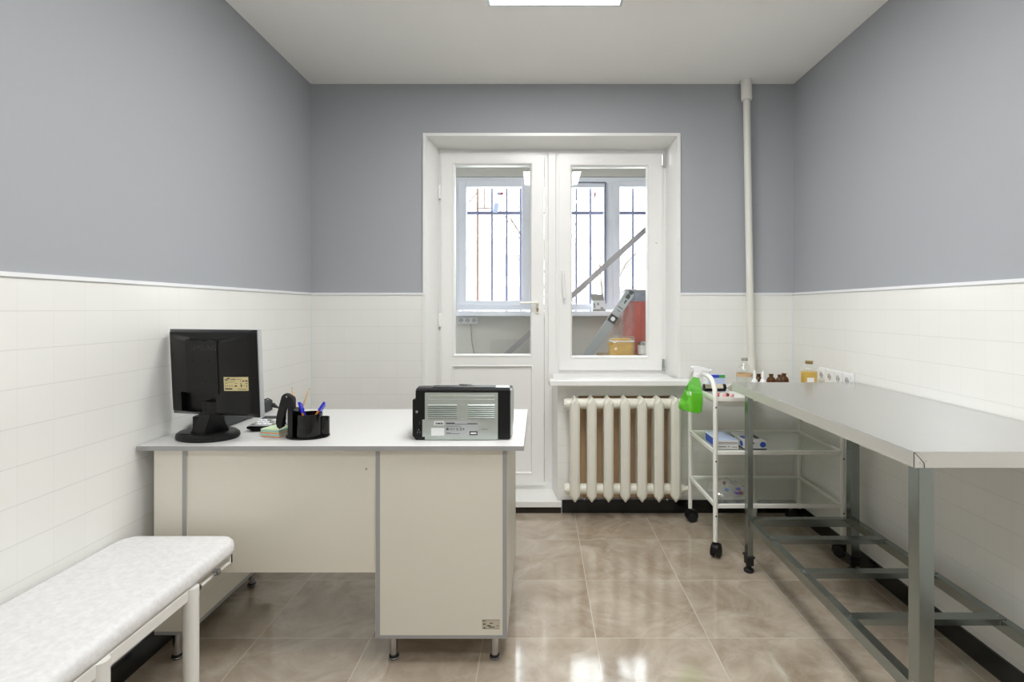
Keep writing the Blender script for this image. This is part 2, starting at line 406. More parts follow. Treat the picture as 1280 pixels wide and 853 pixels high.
# skirting
struct(MB().box(XL-g, XL+.009, YF, YB, 0, SK).build('baseboard_left', MT['black_tile'], smooth=False))
struct(MB().box(XR-.009, XR+g, YF, YB, 0, SK).build('baseboard_right', MT['black_tile'], smooth=False))
struct(MB().box(XL+.009, RX0-.01, YB-.009, YB, 0, SK).box(.135, XR-.009, YB-.009, YB, 0, SK).build('baseboard_back', MT['black_tile'], smooth=False))

# splayed lining of the opening
m = MB(); fz = lambda u, v, w: (u, v, w); fx = lambda u, v, w: (w, u, v)
IX0, IX1, IZ = -.647, .806, 2.257
m.prism([(RX0, YB), (IX0, 3.39), (IX0, 3.5), (RX0, 3.5)], fz, .072, RZ)
m.prism([(RX1, YB), (IX1, 3.39), (IX1, 3.5), (RX1, 3.5)], fz, .79, RZ)
m.prism([(YB, RZ), (3.39, IZ), (3.5, IZ), (3.5, RZ)], fx, RX0, RX1)
m.prism([(.1065, YB), (.079, 3.39), (.079, 3.5), (.1065, 3.5)], fz, .072, .79)
struct(m.build('trim_1', MT['pvc'], smooth=False))
m = MB(); b = .016
m.box(RX0-b, RX0+.002, YB-.007, YB+.006, SK, RZ+b).box(RX1-.002, RX1+b, YB-.007, YB+.006, .815, RZ+b).box(RX0+.002, RX1-.002, YB-.007, YB+.006, RZ-.002, RZ+b)
struct(m.build('trim_2', MT['pvc'], smooth=False))
# doorstep
m = MB(); m.box(RX0-.01, .130, 3.172, 3.40, .04, .0745, .002); m.box(RX0, .12, 3.195, 3.26, 0, .04)
struct(m.build('trim_3', [MT['pvc']], smooth=False))
m = MB(); m.box(RX0, .126, 3.186, 3.194, 0, .04)  # dark strip colours in the shade of the gap below the doorstep
struct(m.build('step_gap_shade', MT['dark'], smooth=False))

# ---- balcony door
d1 = room('door_1'); Yf = 3.392
pane_prof = lambda w, y0, y1: [(0, y0+.004), (.004, y0), (w-.02, y0), (w-.016, y0+.004), (w-.004, y0+.004), (w, y0+.016), (w, y1), (0, y1)]
m = MB().ring(IX0, .079, .072, IZ, [(0, Yf), (.05, Yf), (.05, Yf+.06), (0, Yf+.06)]); m.build('frame', MT['pvc'], d1, smooth=False)
lx0, lx1, lz0, lz1 = -.632, .0256, .105, 2.233; ys = 3.374
gx0, gx1, gz0, gz1 = -.5457, -.0626, .9427, 2.1535
px0, px1, pz0, pz1 = -.553, -.0575, .189, .861
m = MB()
m.prism([(lx0, lz0), (lx1, lz0), (lx1, pz0-.012), (lx0, pz0-.012)], lambda u, v, w: (u, w, v), ys, ys+.065)
for (a, b_, c, d) in ((lx0, gx0-.014, pz0-.012, lz1), (gx1+.014, lx1, pz0-.012, lz1), (gx0-.014, gx1+.014, gz1+.014, lz1), (gx0-.014, gx1+.014, pz1+.012, gz0-.014)):
    m.box(a, b_, ys, ys+.065, c, d)
m.build('leaf', MT['pvc'], d1, smooth=False)
m = MB()
for (a, b_, c, d) in ((gx0, gx1, gz0, gz1),):
    m.ring(a-.014, b_+.014, c-.014, d+.014, [(0, ys-.003), (.006, ys-.005), (.014, ys+.012), (.014, ys+.055), (0, ys+.055)])
m.ring(px0-.012, px1+.012, pz0-.012, pz1+.012, [(0, ys-.003), (.006, ys-.005), (.012, ys+.008), (.012, ys+.03), (0, ys+.03)])
m.build('glazing_bead', MT['pvc'], d1, smooth=False)
MB().box(px0-.012, px1+.012, ys+.012, ys+.04, pz0-.012, pz1+.012).build('lower_panel', MT['pvc'], d1, smooth=False)
MB().box(gx0-.012, gx1+.012, ys+.024, ys+.030, gz0-.012, gz1+.012).build('pane', MT['pane'], d1, smooth=False)
for zpx in (240, 400):
    c = P(549.6, zpx, 3.375); MB().cyl(c+Vector((0, 0, -.045)), c+Vector((0, 0, .045)), .009, 14).cyl(c+Vector((0, 0, -.008)), c+Vector((0, 0, .006)), .0105, 14).build('hinge', MT['pvc'], d1)
c = P(671.5, 382.5, ys-.01)
m = MB(); m.box(c.x-.011, c.x+.012, ys-.012, ys, c.z-.05, c.z+.03, .004)
h = m.build('handle_plate', MT['paleh'], d1)
m = MB(); z = PZ(378.8, ys-.05)
m.tube([(c.x, ys-.008, z), (c.x, ys-.045, z), (c.x-.012, ys-.05, z), (PX(650, ys-.05), ys-.05, z)], [.008, .0085, .009, .008], 14)
m.build('handle', MT['paleh'], d1)
MB().box(c.x-.004, c.x+.008, ys-.02, ys-.011, c.z-.036, c.z-.012, .002).build('lock_cylinder', MT['brass'], d1)

# ---- window beside it
w1 = room('window_1')
MB().ring(.079, IX1, .803, IZ, [(0, Yf), (.05, Yf), (.05, Yf+.06), (0, Yf+.06)]).build('frame', MT['pvc'], w1, smooth=False)
MB().box(.051, .102, Yf-.016, Yf, .76, 2.236, .005).build('mullion_cover', MT['pvc'], w1)
sx0, sx1, sz0, sz1 = .1227, .7825, .841, 2.227
hx0, hx1, hz0, hz1 = .205, .6857, .932, 2.144
m = MB()
for (a, b_, c_, d) in ((sx0, hx0-.014, sz0, sz1), (hx1+.014, sx1, sz0, sz1), (hx0-.014, hx1+.014, hz1+.014, sz1), (hx0-.014, hx1+.014, sz0, hz0-.014)):
    m.box(a, b_, ys, ys+.065, c_, d)
m.build('sash', MT['pvc'], w1, smooth=False)
MB().ring(hx0-.014, hx1+.014, hz0-.014, hz1+.014, [(0, ys-.003), (.006, ys-.005), (.014, ys+.012), (.014, ys+.055), (0, ys+.055)]).build('glazing_bead', MT['pvc'], w1, smooth=False)
MB().box(hx0-.012, hx1+.012, ys+.024, ys+.030, hz0-.012, hz1+.012).build('pane', MT['pane'], w1, smooth=False)
c = P(704, 346, ys); x = c.x
m = MB().box(x-.010, x+.010, ys-.010, ys, PZ(352, ys), PZ(338, ys), .004).box(x-.006, x+.006, ys-.04, ys-.008, PZ(347, ys)-.006, PZ(347, ys)+.006, .002)
m.build('handle_plate', MT['pvc'], w1)
MB().tube([(x-.002, ys-.042, PZ(344, ys)), (x, ys-.044, PZ(356, ys)), (x+.004, ys-.042, PZ(373, ys))], [.009, .0095, .0075], 14).build('handle', MT['pvc'], w1)
for a, b_ in ((193, 208), (449, 463)):
    z0, z1 = PZ(b_, ys), PZ(a, ys)
    MB().box(PX(827.2, ys), PX(830.5, ys), ys-.012, ys+.004, z0, z1, .003).build('hinge', MT['chrome'], w1)
MB().lathe([(0, -.006), (.008, -.006), (.008, 0), (.004, .004), (0, .004)], (0, 0, 0), 16, M4=Matrix.Translation(P(821, 303, ys-.003)) @ Matrix.Rotation(PI/2, 4, 'X')).build('catch_knob', MT['pvc'], w1)
m = MB().box(.082, IX1-.002, YB-.004, Yf, .782, .815).box(.056, .894, 3.085, YB-.003, .781, .815, .006, 3)
m.build('sill', MT['pvc'], w1)

# ---- glazed balcony
BY = 4.35
struct(MB().box(-1.75, 1.27, 3.52, 4.6, -.12, 0).build('floor_balcony', MT['balc'], smooth=False))
struct(MB().box(-1.75, 1.27, 3.5, 4.6, 2.392, 2.5).build('ceiling_balcony', MT['balc_ceil'], smooth=False))
struct(MB().box(-1.75, 1.27, BY+.02, BY+.17, 0, 1.20).box(-1.75, 1.27, BY-.005, BY+.17, 2.322, 2.392).box(-1.75, -.69, BY+.0, BY+.17, 1.20, 2.322).build('wall_balcony', MT['balc'], smooth=False))
struct(MB().box(-1.85, -1.75, 3.5, 4.6, 0, 2.392).build('wall_balcony_west', MT['balc'], smooth=False))
struct(MB().box(1.27, 1.37, 3.5, 4.6, 0, 2.392).build('wall_balcony_east', MT['balc'], smooth=False))
w2 = room('window_2')
bz0, bz1 = 1.222, 2.318
m = MB()
m.box(-.688, 1.268, BY, BY+.07, bz1-.05, bz1).box(-.688, 1.268, BY, BY+.07, bz0, bz0+.05)
m.box(-.688, -.640, BY, BY+.07, bz0+.05, bz1-.05).box(-.135, -.075, BY, BY+.07, bz0+.05, bz1-.05).box(.56, .615, BY, BY+.07, bz0+.05, bz1-.05).box(1.21, 1.268, BY, BY+.07, bz0+.05, bz1-.05)
m.build('frame', MT['lilac'], w2, smooth=False)
def sash(x0, x1, gx0_, gx1_, gz0_, gz1_, yo):
    m = MB(); z0, z1 = bz0+.035, bz1-.035
    for (a, b_, c_, d) in ((x0, gx0_, z0, z1), (gx1_, x1, z0, z1), (gx0_, gx1_, gz1_, z1), (gx0_, gx1_, z0, gz0_)):
        m.box(a, b_, BY-yo, BY+.05, c_, d, .003, 1)
    s_ = m.build('sash', MT['lilac'], w2, smooth=False)
    MB().box(gx0_-.004, gx1_+.004, BY+.02, BY+.026, gz0_-.004, gz1_+.004).build('pane', MT['pane'], w2, smooth=False)
    return s_
sash(-.668, -.088, PX(583, BY), PX(652.2, BY), PZ(376, BY), PZ(234, BY), .012)
sash(-.10, .53+.03, -.02, PX(755, BY), PZ(381.5, BY), PZ(234, BY), -.01)
sash(.60, 1.24, PX(774.5, BY), 1.14, PZ(381.5, BY), PZ(234, BY), .012)
MB().box(-.72, 1.268, 4.205, BY+.015, 1.175, 1.213, .006, 3).build('sill', MT['lilac'], w2)
m = MB().box(PX(711, BY), PX(757.4, BY), BY-.004, BY+.012, PZ(229, BY), PZ(227.6, BY)).box(PX(756.2, BY), PX(757.6, BY), BY-.004, BY+.012, PZ(380, BY), PZ(229, BY))
m.build('gasket', MT['bar'], w2, smooth=False)
for (x0, x1, z0, z1, mt) in ((621, 625.5, 240, 243.5, 'lblue'), (625.5, 629, 240, 243.5, 'redbright'), (742.5, 745.5, 240, 244.5, 'pink'), (743, 745, 244.5, 247.5, 'lblue')):
    MB().box(PX(x0, BY), PX(x1, BY), BY+.017, BY+.0195, PZ(z1, BY), PZ(z0, BY)).build('sticker', MT[mt], w2, smooth=False)
# iron grille outside the balcony glazing
GY = 4.57
gr = thing('window_grille', 'grey iron window bars fixed outside the balcony glazing', 'grille', (.2, GY, 1.2))
for px in (579, 597, 615, 633.3, 650.8, 668.5, 686, 703, 720.3, 738, 756, 773.5, 791, 809, 827, 845):
    x = PX(px, GY); MB().cyl((x, GY, 1.19), (x, GY, 2.42), .0095, 10).build('bar', MT['bar'] if px != 597 else MT['barbrown'], gr)
MB().box(PX(570, GY), PX(860, GY), GY-.018, GY-.0095, PZ(268.9, GY), PZ(264.6, GY)).build('cross_bar', MT['bar'], gr, smooth=False)
MB().box(PX(570, GY), PX(860, GY), GY-.018, GY-.0095, 1.19, 1.215).build('cross_bar', MT['bar'], gr, smooth=False)
m = MB(); y = GY+.03
for a, b_ in (((583, 257), (597, 240)), ((598, 260.5), (614, 260.5)), ((605.7, 232), (605.7, 260.5))):
    m.cyl(P(*a, y), P(*b_, y), .006, 8)
m.build('brace', MT['barbrown'], gr)
c = P(620, 260, GY-.024)
o = MB().box(-.021, .021, -.001, .001, -.043, .043).build('hanging_tag', MT['lblue'], at=(0, 0, 0), smooth=False)
place(o, c, (0, math.radians(12), 0)); tag(o, 'small pale blue paper tag hanging on the balcony window bars', 'tag')

# ---- outdoors
struct(MB().box(-40, 40, 5.2, 60, -3.2, -3.0).build('ground_outside', MT['snow'], smooth=False))
bd = thing('apartment_building', 'pale apartment building across the yard seen through the balcony glazing', 'building', (2, 16, -3))
MB().box(-14, 16, 16, 24, -3, 3.2).build('facade', MT['facade'], bd, smooth=False)
for px in (590, 640, 735, 784, 830):
    for py in (332, 372):
        x, z = PX(px, 16), PZ(py, 16)
        f = MB().ring(x-.34, x+.34, z-.4, z+.4, [(0, 15.96), (.07, 15.96), (.07, 16.0), (0, 16.0)]).build('window', MT['facade'], bd, smooth=False)
        MB().box(x-.3, x+.3, 15.985, 15.995, z-.36, z+.36).build('pane', MT['far_glass'], f, smooth=False)
MB().box(-14.2, 16.2, 15.7, 24.2, 3.2, 3.35).build('roof', MT['facade'], bd, smooth=False)
def tree(x, y, seed, label):
    random.seed(seed); m = MB()
    def grow(p, d, L, r, lev):
        q = p+d*L; mid = (p+q)/2+Vector((random.uniform(-.05, .05), random.uniform(-.05, .05), 0))*L
        m.tube([p, mid, q], [r, r*.85, r*.7], 6)
        if lev:
            for k in range(3):
                t = random.uniform(.5, 1); nd = (d+Vector((random.uniform(-.7, .7), random.uniform(-.7, .7), random.uniform(0, .5)))).normalized()
                grow(p+d*L*t, nd, L*random.uniform(.55, .75), r*.5, lev-1)
    grow(Vector((x, y, -3)), Vector((0, 0, 1)), 2.9, .11, 4)
    tag(m.build('bare_tree', MT['bark'], at=(x, y, -3)), label, 'tree')
tree(.75, 9, 3, 'bare thin tree outside behind the middle balcony pane')

# ================================================================== CEILING LIGHTS
def panel(x0, y0, label):
    x1, y1 = x0+.596, y0+.596
    t = thing('ceiling_light', label, 'ceiling light', ((x0+x1)/2, (y0+y1)/2, ZC), 'square ceiling light panels')
    m = MB(); z0 = ZC-.012
    for a, b_, c, d in ((x0, x1, y0, y0+.012), (x0, x1, y1-.012, y1), (x0, x0+.012, y0+.012, y1-.012), (x1-.012, x1, y0+.012, y1-.012)):
        m.box(a, b_, c, d, z0, ZC)
    m.build('frame', MT['silver'], t, smooth=False)
    MB().box(x0+.012, x1-.012, y0+.012, y1-.012, z0+.003, ZC-.001).build('diffuser', MT['light'], t, smooth=False)
panel(-.232, 1.762, 'square white ceiling light panel nearest the window wall')
panel(-.178, 1.02, 'square ceiling light panel mirrored in the balcony door glass')
panel(-.12, -.35, 'square ceiling light panel farthest from the window wall')

# ================================================================== HEATING PIPE + RADIATOR
hp = thing('heating_pipe', 'cream vertical heating pipe running from ceiling down the corner wall', 'pipe', (1.27, 3.14, 0))
py_ = 3.145
a = Vector((PX(932.8, py_), py_, ZC)); b_ = Vector((PX(939.2, py_), py_, PZ(470, py_))); d = (b_-a); zb = .085
low = a+d*((ZC-zb)/(ZC-b_.z))
MB().cyl(low, a+d*.02, .0205, 20).build('riser', MT['pipe'], hp)
s0 = a+d*.0; s1 = a+d*(25/366)
MB().cyl(s0, s1, .031, 24).build('sleeve', MT['whitepaint'], hp)
k0 = a+d*((ZC-PZ(447, py_))/(ZC-b_.z)); k1 = a+d*((ZC-.70)/(ZC-b_.z))
MB().cyl(k0, k1, .0255, 24).build('sleeve', MT['pipe'], hp)
m = MB().cyl((low.x, py_, .085), (low.x, py_, 0), .0205, 20); m.build('floor_stub', MT['pipe'], hp)

rad = thing('radiator', 'cream cast-iron radiator with seven columns under the window', 'radiator', (.5, 3.1, .1))
RY = 3.045     # front face of the columns
def section(xc):
    zt, zb_ = PZ(497, RY), PZ(630, RY); w = .0285
    m = MB()
    out = [(-w, zb_+.035), (0, zb_), (w, zb_+.035), (w, zt-.035), (0, zt), (-w, zt-.035)]
    inn = [(-w*.55, zb_+.04), (0, zb_+.018), (w*.55, zb_+.04), (w*.55, zt-.04), (0, zt-.018), (-w*.55, zt-.04)]
    t = bmesh.new()
    A = [t.verts.new((xc+u, RY, v)) for u, v in inn]; B = [t.verts.new((xc+u, RY+.012, v)) for u, v in out]
    C_ = [t.verts.new((xc+u, RY+.118, v)) for u, v in out]; D = [t.verts.new((xc+u, RY+.13, v)) for u, v in inn]
    t.faces.new(A); t.faces.new(D[::-1])
    for X_, Y_ in ((A, B), (B, C_), (C_, D)):
        for i in range(6): t.faces.new((X_[i], Y_[i], Y_[(i+1) % 6], X_[(i+1) % 6]))
    bmesh.ops.recalc_face_normals(t, faces=t.faces[:])
    bmesh.ops.bevel(t, geom=t.edges[:], offset=.0035, segments=2, affect='EDGES', profile=.5)
    m._merge(t)
    for zc in (PZ(507.5, RY), PZ(616, RY)):
        m.cyl((xc-.049, RY+.065, zc), (xc+.049, RY+.065, zc), .031, 24)
    return m.build('section', MT['radiator'], rad, sharp=28)
s0 = None
for i in range(7): section(PX(719, RY)+i*(PX(845.8, RY)-PX(719, RY))/6)
x0 = PX(719, RY)-.049; x1 = PX(845.8, RY)+.049
for zc in (PZ(507.5, RY), PZ(616, RY)):
    MB().cyl((x0-.012, RY+.065, zc), (x0, RY+.065, zc), .029, 8).build('end_plug', MT['radiator'], rad)
    m = MB().cyl((x1, RY+.065, zc), (x1+.014, RY+.065, zc), .024, 8).cyl((x1+.012, RY+.065, zc), (x1+.05, RY+.065, zc), .012, 14).ball((x1+.03, RY+.065, zc), .016)
    m.build('valve', MT['radiator'], rad)
for px, py in ((730, 514), (833.5, 513.5), (730.5, 624), (834, 625)):
    c = P(px, py, RY+.07); MB().cyl(c, c+Vector((0, .06 if py < 600 else .055, 0)), .006, 10).ball(c, .0065).build('bracket_bolt', MT['chrome'], rad)
# ================================================================== DESK
DT = .765     # desk top height
DY0, DY1 = 1.803, 2.468
dk = thing('desk', 'cream office desk with grey edging and small metal feet', 'desk', (-.72, 2.13, 0))
tp = MB().box(-1.379, -.056, DY0+.002, DY1, DT-.016, DT, .0015, 1).build('tabletop', MT['desktop'], dk, smooth=False)
MB().box(-1.379, -.0545, DY0, DY0+.002, DT-.016, DT-.0005).box(-.056, -.0545, DY0+.002, DY1, DT-.016, DT-.0005).build('edge_band', MT['edge'], tp, smooth=False)
FY = 1.822
def carcass(name, x0, x1, z0, yb, back, lstrip=True):
    """closed box: grey-edged side boards, cream front board let in between them"""
    e = .016
    m = MB()
    m.box(x1-e, x1, FY+.001, yb, z0, DT-.016).box(x0, x0+e, FY+.001, yb, z0, DT-.016)
    m.box(x0+e, x1-e, FY+.002, yb, z0, z0+e).box(x0+e, x1-e, yb-e, yb, z0+e, DT-.016)
    b = m.build(name, MT['desk'], dk, smooth=False)
    MB().box(x0+(e if lstrip else 0), x1-e, FY, FY+.014, z0+e*.75, DT-.016).build('front_board', MT['desk'], b, smooth=False)
    m = MB().box(x1-e, x1-.001, FY-.0005, FY+.001, z0+e*.75, DT-.016).box(x0+.001, x1-.001, FY-.0005, FY+.0015, z0, z0+e*.75)
    if lstrip: m.box(x0+.001, x0+e, FY-.0005, FY+.001, z0+e*.75, DT-.016)
    m.box(x1-e, x1, FY+.001, yb, z0-.001, z0+.0005).box(x1, x1+.0008, FY, yb, z0, z0+.014)
    m.build('edge_band', MT['edge'], b, smooth=False)
    return b
sup = carcass('support_box', -1.332, -1.2185, .108, 2.40, True, lstrip=False)
MB().box(-1.2185, -1.2172, FY+.03, 2.39, .14, .197).build('plinth_board', MT['desk'], sup, smooth=False)
ped = carcass('pedestal', -.568, -.1131, .0955, 2.455, True)
MB().box(-1.2185, -.568, 1.827, 1.843, PZ(716, 1.827), DT-.016).build('modesty_panel', MT['desk'], dk, smooth=False)
c = P(458, 586.5, 1.827); MB().lathe([(0, -.0015), (.0035, -.0015), (.0035, .001), (0, .001)], (0, 0, 0), 12, M4=Matrix.Translation(c) @ Matrix.Rotation(PI/2, 4, 'X')).build('screw_cap', MT['cardgrey'], dk)
def foot(x, y, h):
    l = MB().cyl((x, y, .014), (x, y, h), .0135, 20).cyl((x, y, h-.004), (x, y, h), .02, 20).build('leg', MT['chrome'], dk)
    MB().lathe([(0, 0), (.015, 0), (.017, .004), (.017, .012), (.0135, .016), (0, .016)], (x, y, 0), 20).build('foot_cap', MT['rubber'], l)
    MB().tube(arc((x, y), .0172, 0, 2*PI, 24, lambda u, v: (u, v, .006))[:-1], .0018, 8, closed=True).build('foot_ring', MT['chrome'], l)
for x, y, h in ((-1.283, 1.868, .108), (-1.283, 2.352, .108), (-.517, 1.868, .0955), (-.160, 1.868, .0955), (-.517, 2.405, .0955), (-.160, 2.405, .0955)): foot(x, y, h)
# small maker's sticker low on the pedestal front
X0, X1, Z1, Z0 = PX(602.8, FY), PX(624.5, FY), PZ(775, FY), PZ(786.6, FY)
st = MB().box(X0, X1, FY-.0004, FY+.001, Z0, Z1).build('sticker', M('grey_beige_sticker', rgb(196, 188, 168), .5), ped, smooth=False)
m = MB(); yy = FY-.0007
for a, b_, c, d in ((.0, 1, .96, 1), (.0, 1, 0, .04), (0, .012, 0, 1), (.988, 1, 0, 1), (.22, .23, 0, 1), (.03, .18, .80, .90), (.04, .19, .45, .6), (.08, .17, .06, .22), (.42, .62, .58, .68), (.28, .5, .3, .42), (.36, .72, .16, .26), (.8, .95, .3, .36)):
    m.box(X0+(X1-X0)*a, X0+(X1-X0)*b_, yy, yy+.0004, Z0+(Z1-Z0)*c, Z0+(Z1-Z0)*d)
m.build('printing', MT['inkgrey'], st, smooth=False)

# ================================================================== MONITOR (local: screen looks to +Y, back to -Y)
mo = thing('monitor', 'black computer monitor on oval foot, its back towards the room', 'monitor', world=False)
W, H = .375, .313
ZB = .082     # bottom of the screen above the desk
bez = MB().box(-W/2-.004, W/2+.004, 0, .020, 0, H, .004).build('bezel', MT['silver'], mo)
MB().box(-W/2+.016, W/2-.016, .0195, .0206, .02, H-.016).build('screen', MT['blackg'], mo, smooth=False)
m = MB(); N, K = 60, 40
def arc_z(x): return H-.006-.026*(1-(2*x/W)**2)
def depth(x, z):
    ex = min(1, (W/2-abs(x))/.02); ez = min(1, z/.02); et = min(1, (H-z)/.012)
    d = .004+.016*math.sin(ex*PI/2)*math.sin(ez*PI/2)*math.sin(et*PI/2)
    bx = max(0, min(1, (W/2-abs(x)-.01)/.125)); d += .020*math.sin(bx*PI/2)*max(0, min(1, (arc_z(x)-z)/.012))*min(1, ez)
    if abs(x-(-.012)) < .068 and .088 < z < arc_z(x)-.004: d = max(d, .0418)
    if -.118 < x < .04 and .018 < z < .088: d = .012
    return d
xs = sorted(set([-W/2+W*i/N for i in range(N+1)]+[-.0801, -.0799, .0559, .0561, -.1181, -.1179, .0399, .0401])); zs = sorted(set([H*j/K for j in range(K+1)]+[H-.036+.036*j/30 for j in range(30)]+[.0879, .0881, .0179, .0181]))
V = [[m.bm.verts.new((x, -depth(x, z), z)) for x in xs] for z in zs]
for j in range(len(zs)-1):
    for i in range(len(xs)-1): m.bm.faces.new((V[j][i], V[j][i+1], V[j+1][i+1], V[j+1][i]))
bd_ = [V[0][i] for i in range(len(xs))]+[V[j][-1] for j in range(1, len(zs))]+[V[-1][i] for i in range(len(xs)-2, -1, -1)]+[V[j][0] for j in range(len(zs)-2, 0, -1)]
bk = [m.bm.verts.new((v.co.x, .001, v.co.z)) for v in bd_]
n = len(bd_)
for i in range(n): m.bm.faces.new((bd_[i], bd_[(i+1) % n], bk[(i+1) % n], bk[i]))
shell = m.build('back_shell', MT['blackp'], mo, sharp=30)
MB().box(-.0795, .0555, -.0427, -.041, .089, arc_z(0)-.007).build('back_plate', MT['blackm'], shell, smooth=False)
text('SAMSUNG', .0245, 'lettering', MT['inkblack'], shell, Matrix.Translation((-.002, -.0428, .251)) @ FACE_CAM, .0006)
for x, z in ((-.051, .205), (.020, .204)):
    MB().lathe([(0, -.0006), (.0042, -.0006), (.0042, .0004), (0, .0004)], (0, 0, 0), 14, M4=Matrix.Translation((x, -.0429, z)) @ Matrix.Rotation(PI/2, 4, 'X')).build('mount_hole', MT['hole'], shell)
MB().lathe([(0, -.0006), (.0042, -.0006), (.0042, .0004), (0, .0004)], (0, 0, 0), 14, M4=Matrix.Translation((-.012, -.0429, .123)) @ Matrix.Rotation(PI/2, 4, 'X')).build('screw', MT['dgrey'], shell)
# buff rating sticker
sx0_, sx1_, sz0_, sz1_ = .0775, .1655, .100, .149
syy = lambda x, z: -depth(x, z)
m = MB(); gx = 8
rows = []
for j in range(2):
    rows.append([m.bm.verts.new((sx0_+(sx1_-sx0_)*i/gx, -depth(sx0_+(sx1_-sx0_)*i/gx, .12)-.0012, (sz0_, sz1_)[j])) for i in range(gx+1)])
for i in range(gx): m.bm.faces.new((rows[0][i], rows[0][i+1], rows[1][i+1], rows[1][i]))
sk = m.build('rating_sticker', MT['sticker'], mo)
m = MB()
def smark(a, b_, c, d):
    x0, x1 = sx0_+(sx1_-sx0_)*a, sx0_+(sx1_-sx0_)*b_; z0, z1 = sz0_+(sz1_-sz0_)*c, sz0_+(sz1_-sz0_)*d
    ya, yb2 = -depth(x0, .12)-.0017, -depth(x1, .12)-.0017
    m.face([(x0, ya, z0), (x1, yb2, z0), (x1, yb2, z1), (x0, ya, z1)])
for q in ((.30, .5, .82, .87), (.52, .75, .84, .865), (.05, .45, .62, .64), (.05, .6, .54, .56), (.05, .5, .72, .735), (.78, .84, .66, .76), (.88, .97, .67, .76), (.68, .75, .7, .73), (.68, .73, .53, .57), (.9, .97, .52, .57), (.07, .09, .3, .42), (.16, .18, .3, .42), (.25, .27, .3, .42), (.34, .36, .3, .42), (.46, .55, .31, .41), (.7, .75, .28, .48), (.8, .9, .38, .4), (.93, .95, .25, .45), (.05, .36, .1, .19), (.55, .95, .14, .16), (.6, .9, .06, .08)): smark(*q)
# slanted oval emblem in the sticker's top corner
def spt(a, c): x = sx0_+(sx1_-sx0_)*a; return (x, -depth(x, .12)-.0017, sz0_+(sz1_-sz0_)*c)
m.face([spt(.04, .78), spt(.16, .77), spt(.20, .81), spt(.10, .85), spt(.05, .84)]); m.face([spt(.12, .88), spt(.22, .83), spt(.27, .87), spt(.27, .93), spt(.17, .93)])
m.build('printing', MT['ink'], sk, smooth=False)
# stand
MB().box(-.021, .039, -.040, -.008, .014, .058, .003).build('neck_bracket', MT['blackm'], mo)
for x in (-.008, .026):
    for z in (.028, .046):
        MB().lathe([(0, -.001), (.0045, -.001), (.0045, .0005), (0, .0005)], (0, 0, 0), 12, M4=Matrix.Translation((x, -.0405, z)) @ Matrix.Rotation(PI/2, 4, 'X')).build('screw', MT['hole'], mo)
m = MB(); MB_ = m
t = bmesh.new()
A = [(-.032, -.044), (.022, -.044), (.034, -.014), (-.030, -.014)]; B = [(-.038, -.052), (.032, -.052), (.062, .03), (-.010, .03)]
va = [t.verts.new((x, y, .016)) for x, y in A]; vb = [t.verts.new((x-.03, y, -ZB+.02)) for x, y in B]
t.faces.new(va); t.faces.new(vb[::-1])
for i in range(4): t.faces.new((va[i], vb[i], vb[(i+1) % 4], va[(i+1) % 4]))
bmesh.ops.recalc_face_normals(t, faces=t.faces[:]); bmesh.ops.bevel(t, geom=t.edges[:], offset=.004, segments=2, affect='EDGES')
m._merge(t); neck = m.build('neck', MT['blackm'], mo)
m = MB().lathe([(0, 0), (.111, 0), (.115, .006), (.113, .017), (.104, .0235), (0, .0255)], (-.033, -.004, -ZB), 48, 1, .76)
foot_o = m.build('foot', MT['blackm'], mo)
MB().box(-.085, -.03, -.074, -.066, -ZB+.020, -ZB+.0255, .001).build('cable_slot', MT['hole'], mo)
# lean the screen back a little: everything above the foot
tilt = Matrix.Rotation(math.radians(3.0), 4, 'X')
for c_ in list(mo.children):
    if c_.name.split('.')[0] not in ('foot', 'neck', 'cable_slot'):
        c_.rotation_euler = (math.radians(3.0), 0, 0)
place(mo, ((-1.366-.992)/2, 1.925, DT+ZB), (0, 0, math.radians(-13.5)))

# ================================================================== BLACK BOX BEHIND THE MONITOR
bx = thing('power_adapter_box', 'dark grey oblong electronics box with cables behind the monitor', 'electronics box', (-1.292, 2.24, DT))
MB().box(-1.354, -1.231, 2.06, 2.435, DT+.003, DT+.052, .006, 3).build('body', MT['dgrey'], bx)
MB().box(-1.354, -1.235, 2.056, 2.064, DT+.001, DT+.05, .003).build('front_cap', MT['blackg'], bx)
y = 2.43
m = MB().tube([P(327, 511, y), P(328, 503, y), P(331, 499.5, y), P(335, 498.2, y), P(338.6, 500, y), P(340.4, 504, y), P(341, 508, y)], .0022, 8)
m.build('cable', MT['rubber'], bx)
m = MB().tube([P(340.8, 506, y), P(343, 507.5, y), P(346, 509, y), P(348.5, 510.2, y)], [.011, .009, .006, .003], 10)
m.build('plug', MT['rubber'], bx)

# ================================================================== CALCULATOR
ca = thing('calculator', 'low black calculator with a window reflection painted pale on its sloping top, lying behind the paper cube', 'calculator', (-1.07, 2.07, DT))
m = MB(); f = lambda u, v, w: (w, u, v)
m.prism([(2.035, DT), (2.115, DT), (2.135, DT+.018), (2.135, DT+.036), (2.008, DT+.020), (2.008, DT+.013)], f, -1.117, -.985, .002)
m.build('body', MT['blackg'], ca)
m = MB(); zt = lambda y: DT+.0205+(y-2.008)*.126
m.prism([(2.014, zt(2.014)), (2.13, zt(2.13)), (2.13, zt(2.13)+.002), (2.014, zt(2.014)+.002)], f, -1.111, -.991)
m.build('reflection_plate', MT['silver'], ca, smooth=False)  # pale plate paints in the window's reflection on the glossy black top
MB().prism([(2.095, zt(2.095)), (2.122, zt(2.122)), (2.122, zt(2.122)+.004), (2.095, zt(2.095)+.004)], f, -1.104, -.998).build('display', MT['dgrey'], ca, smooth=False)
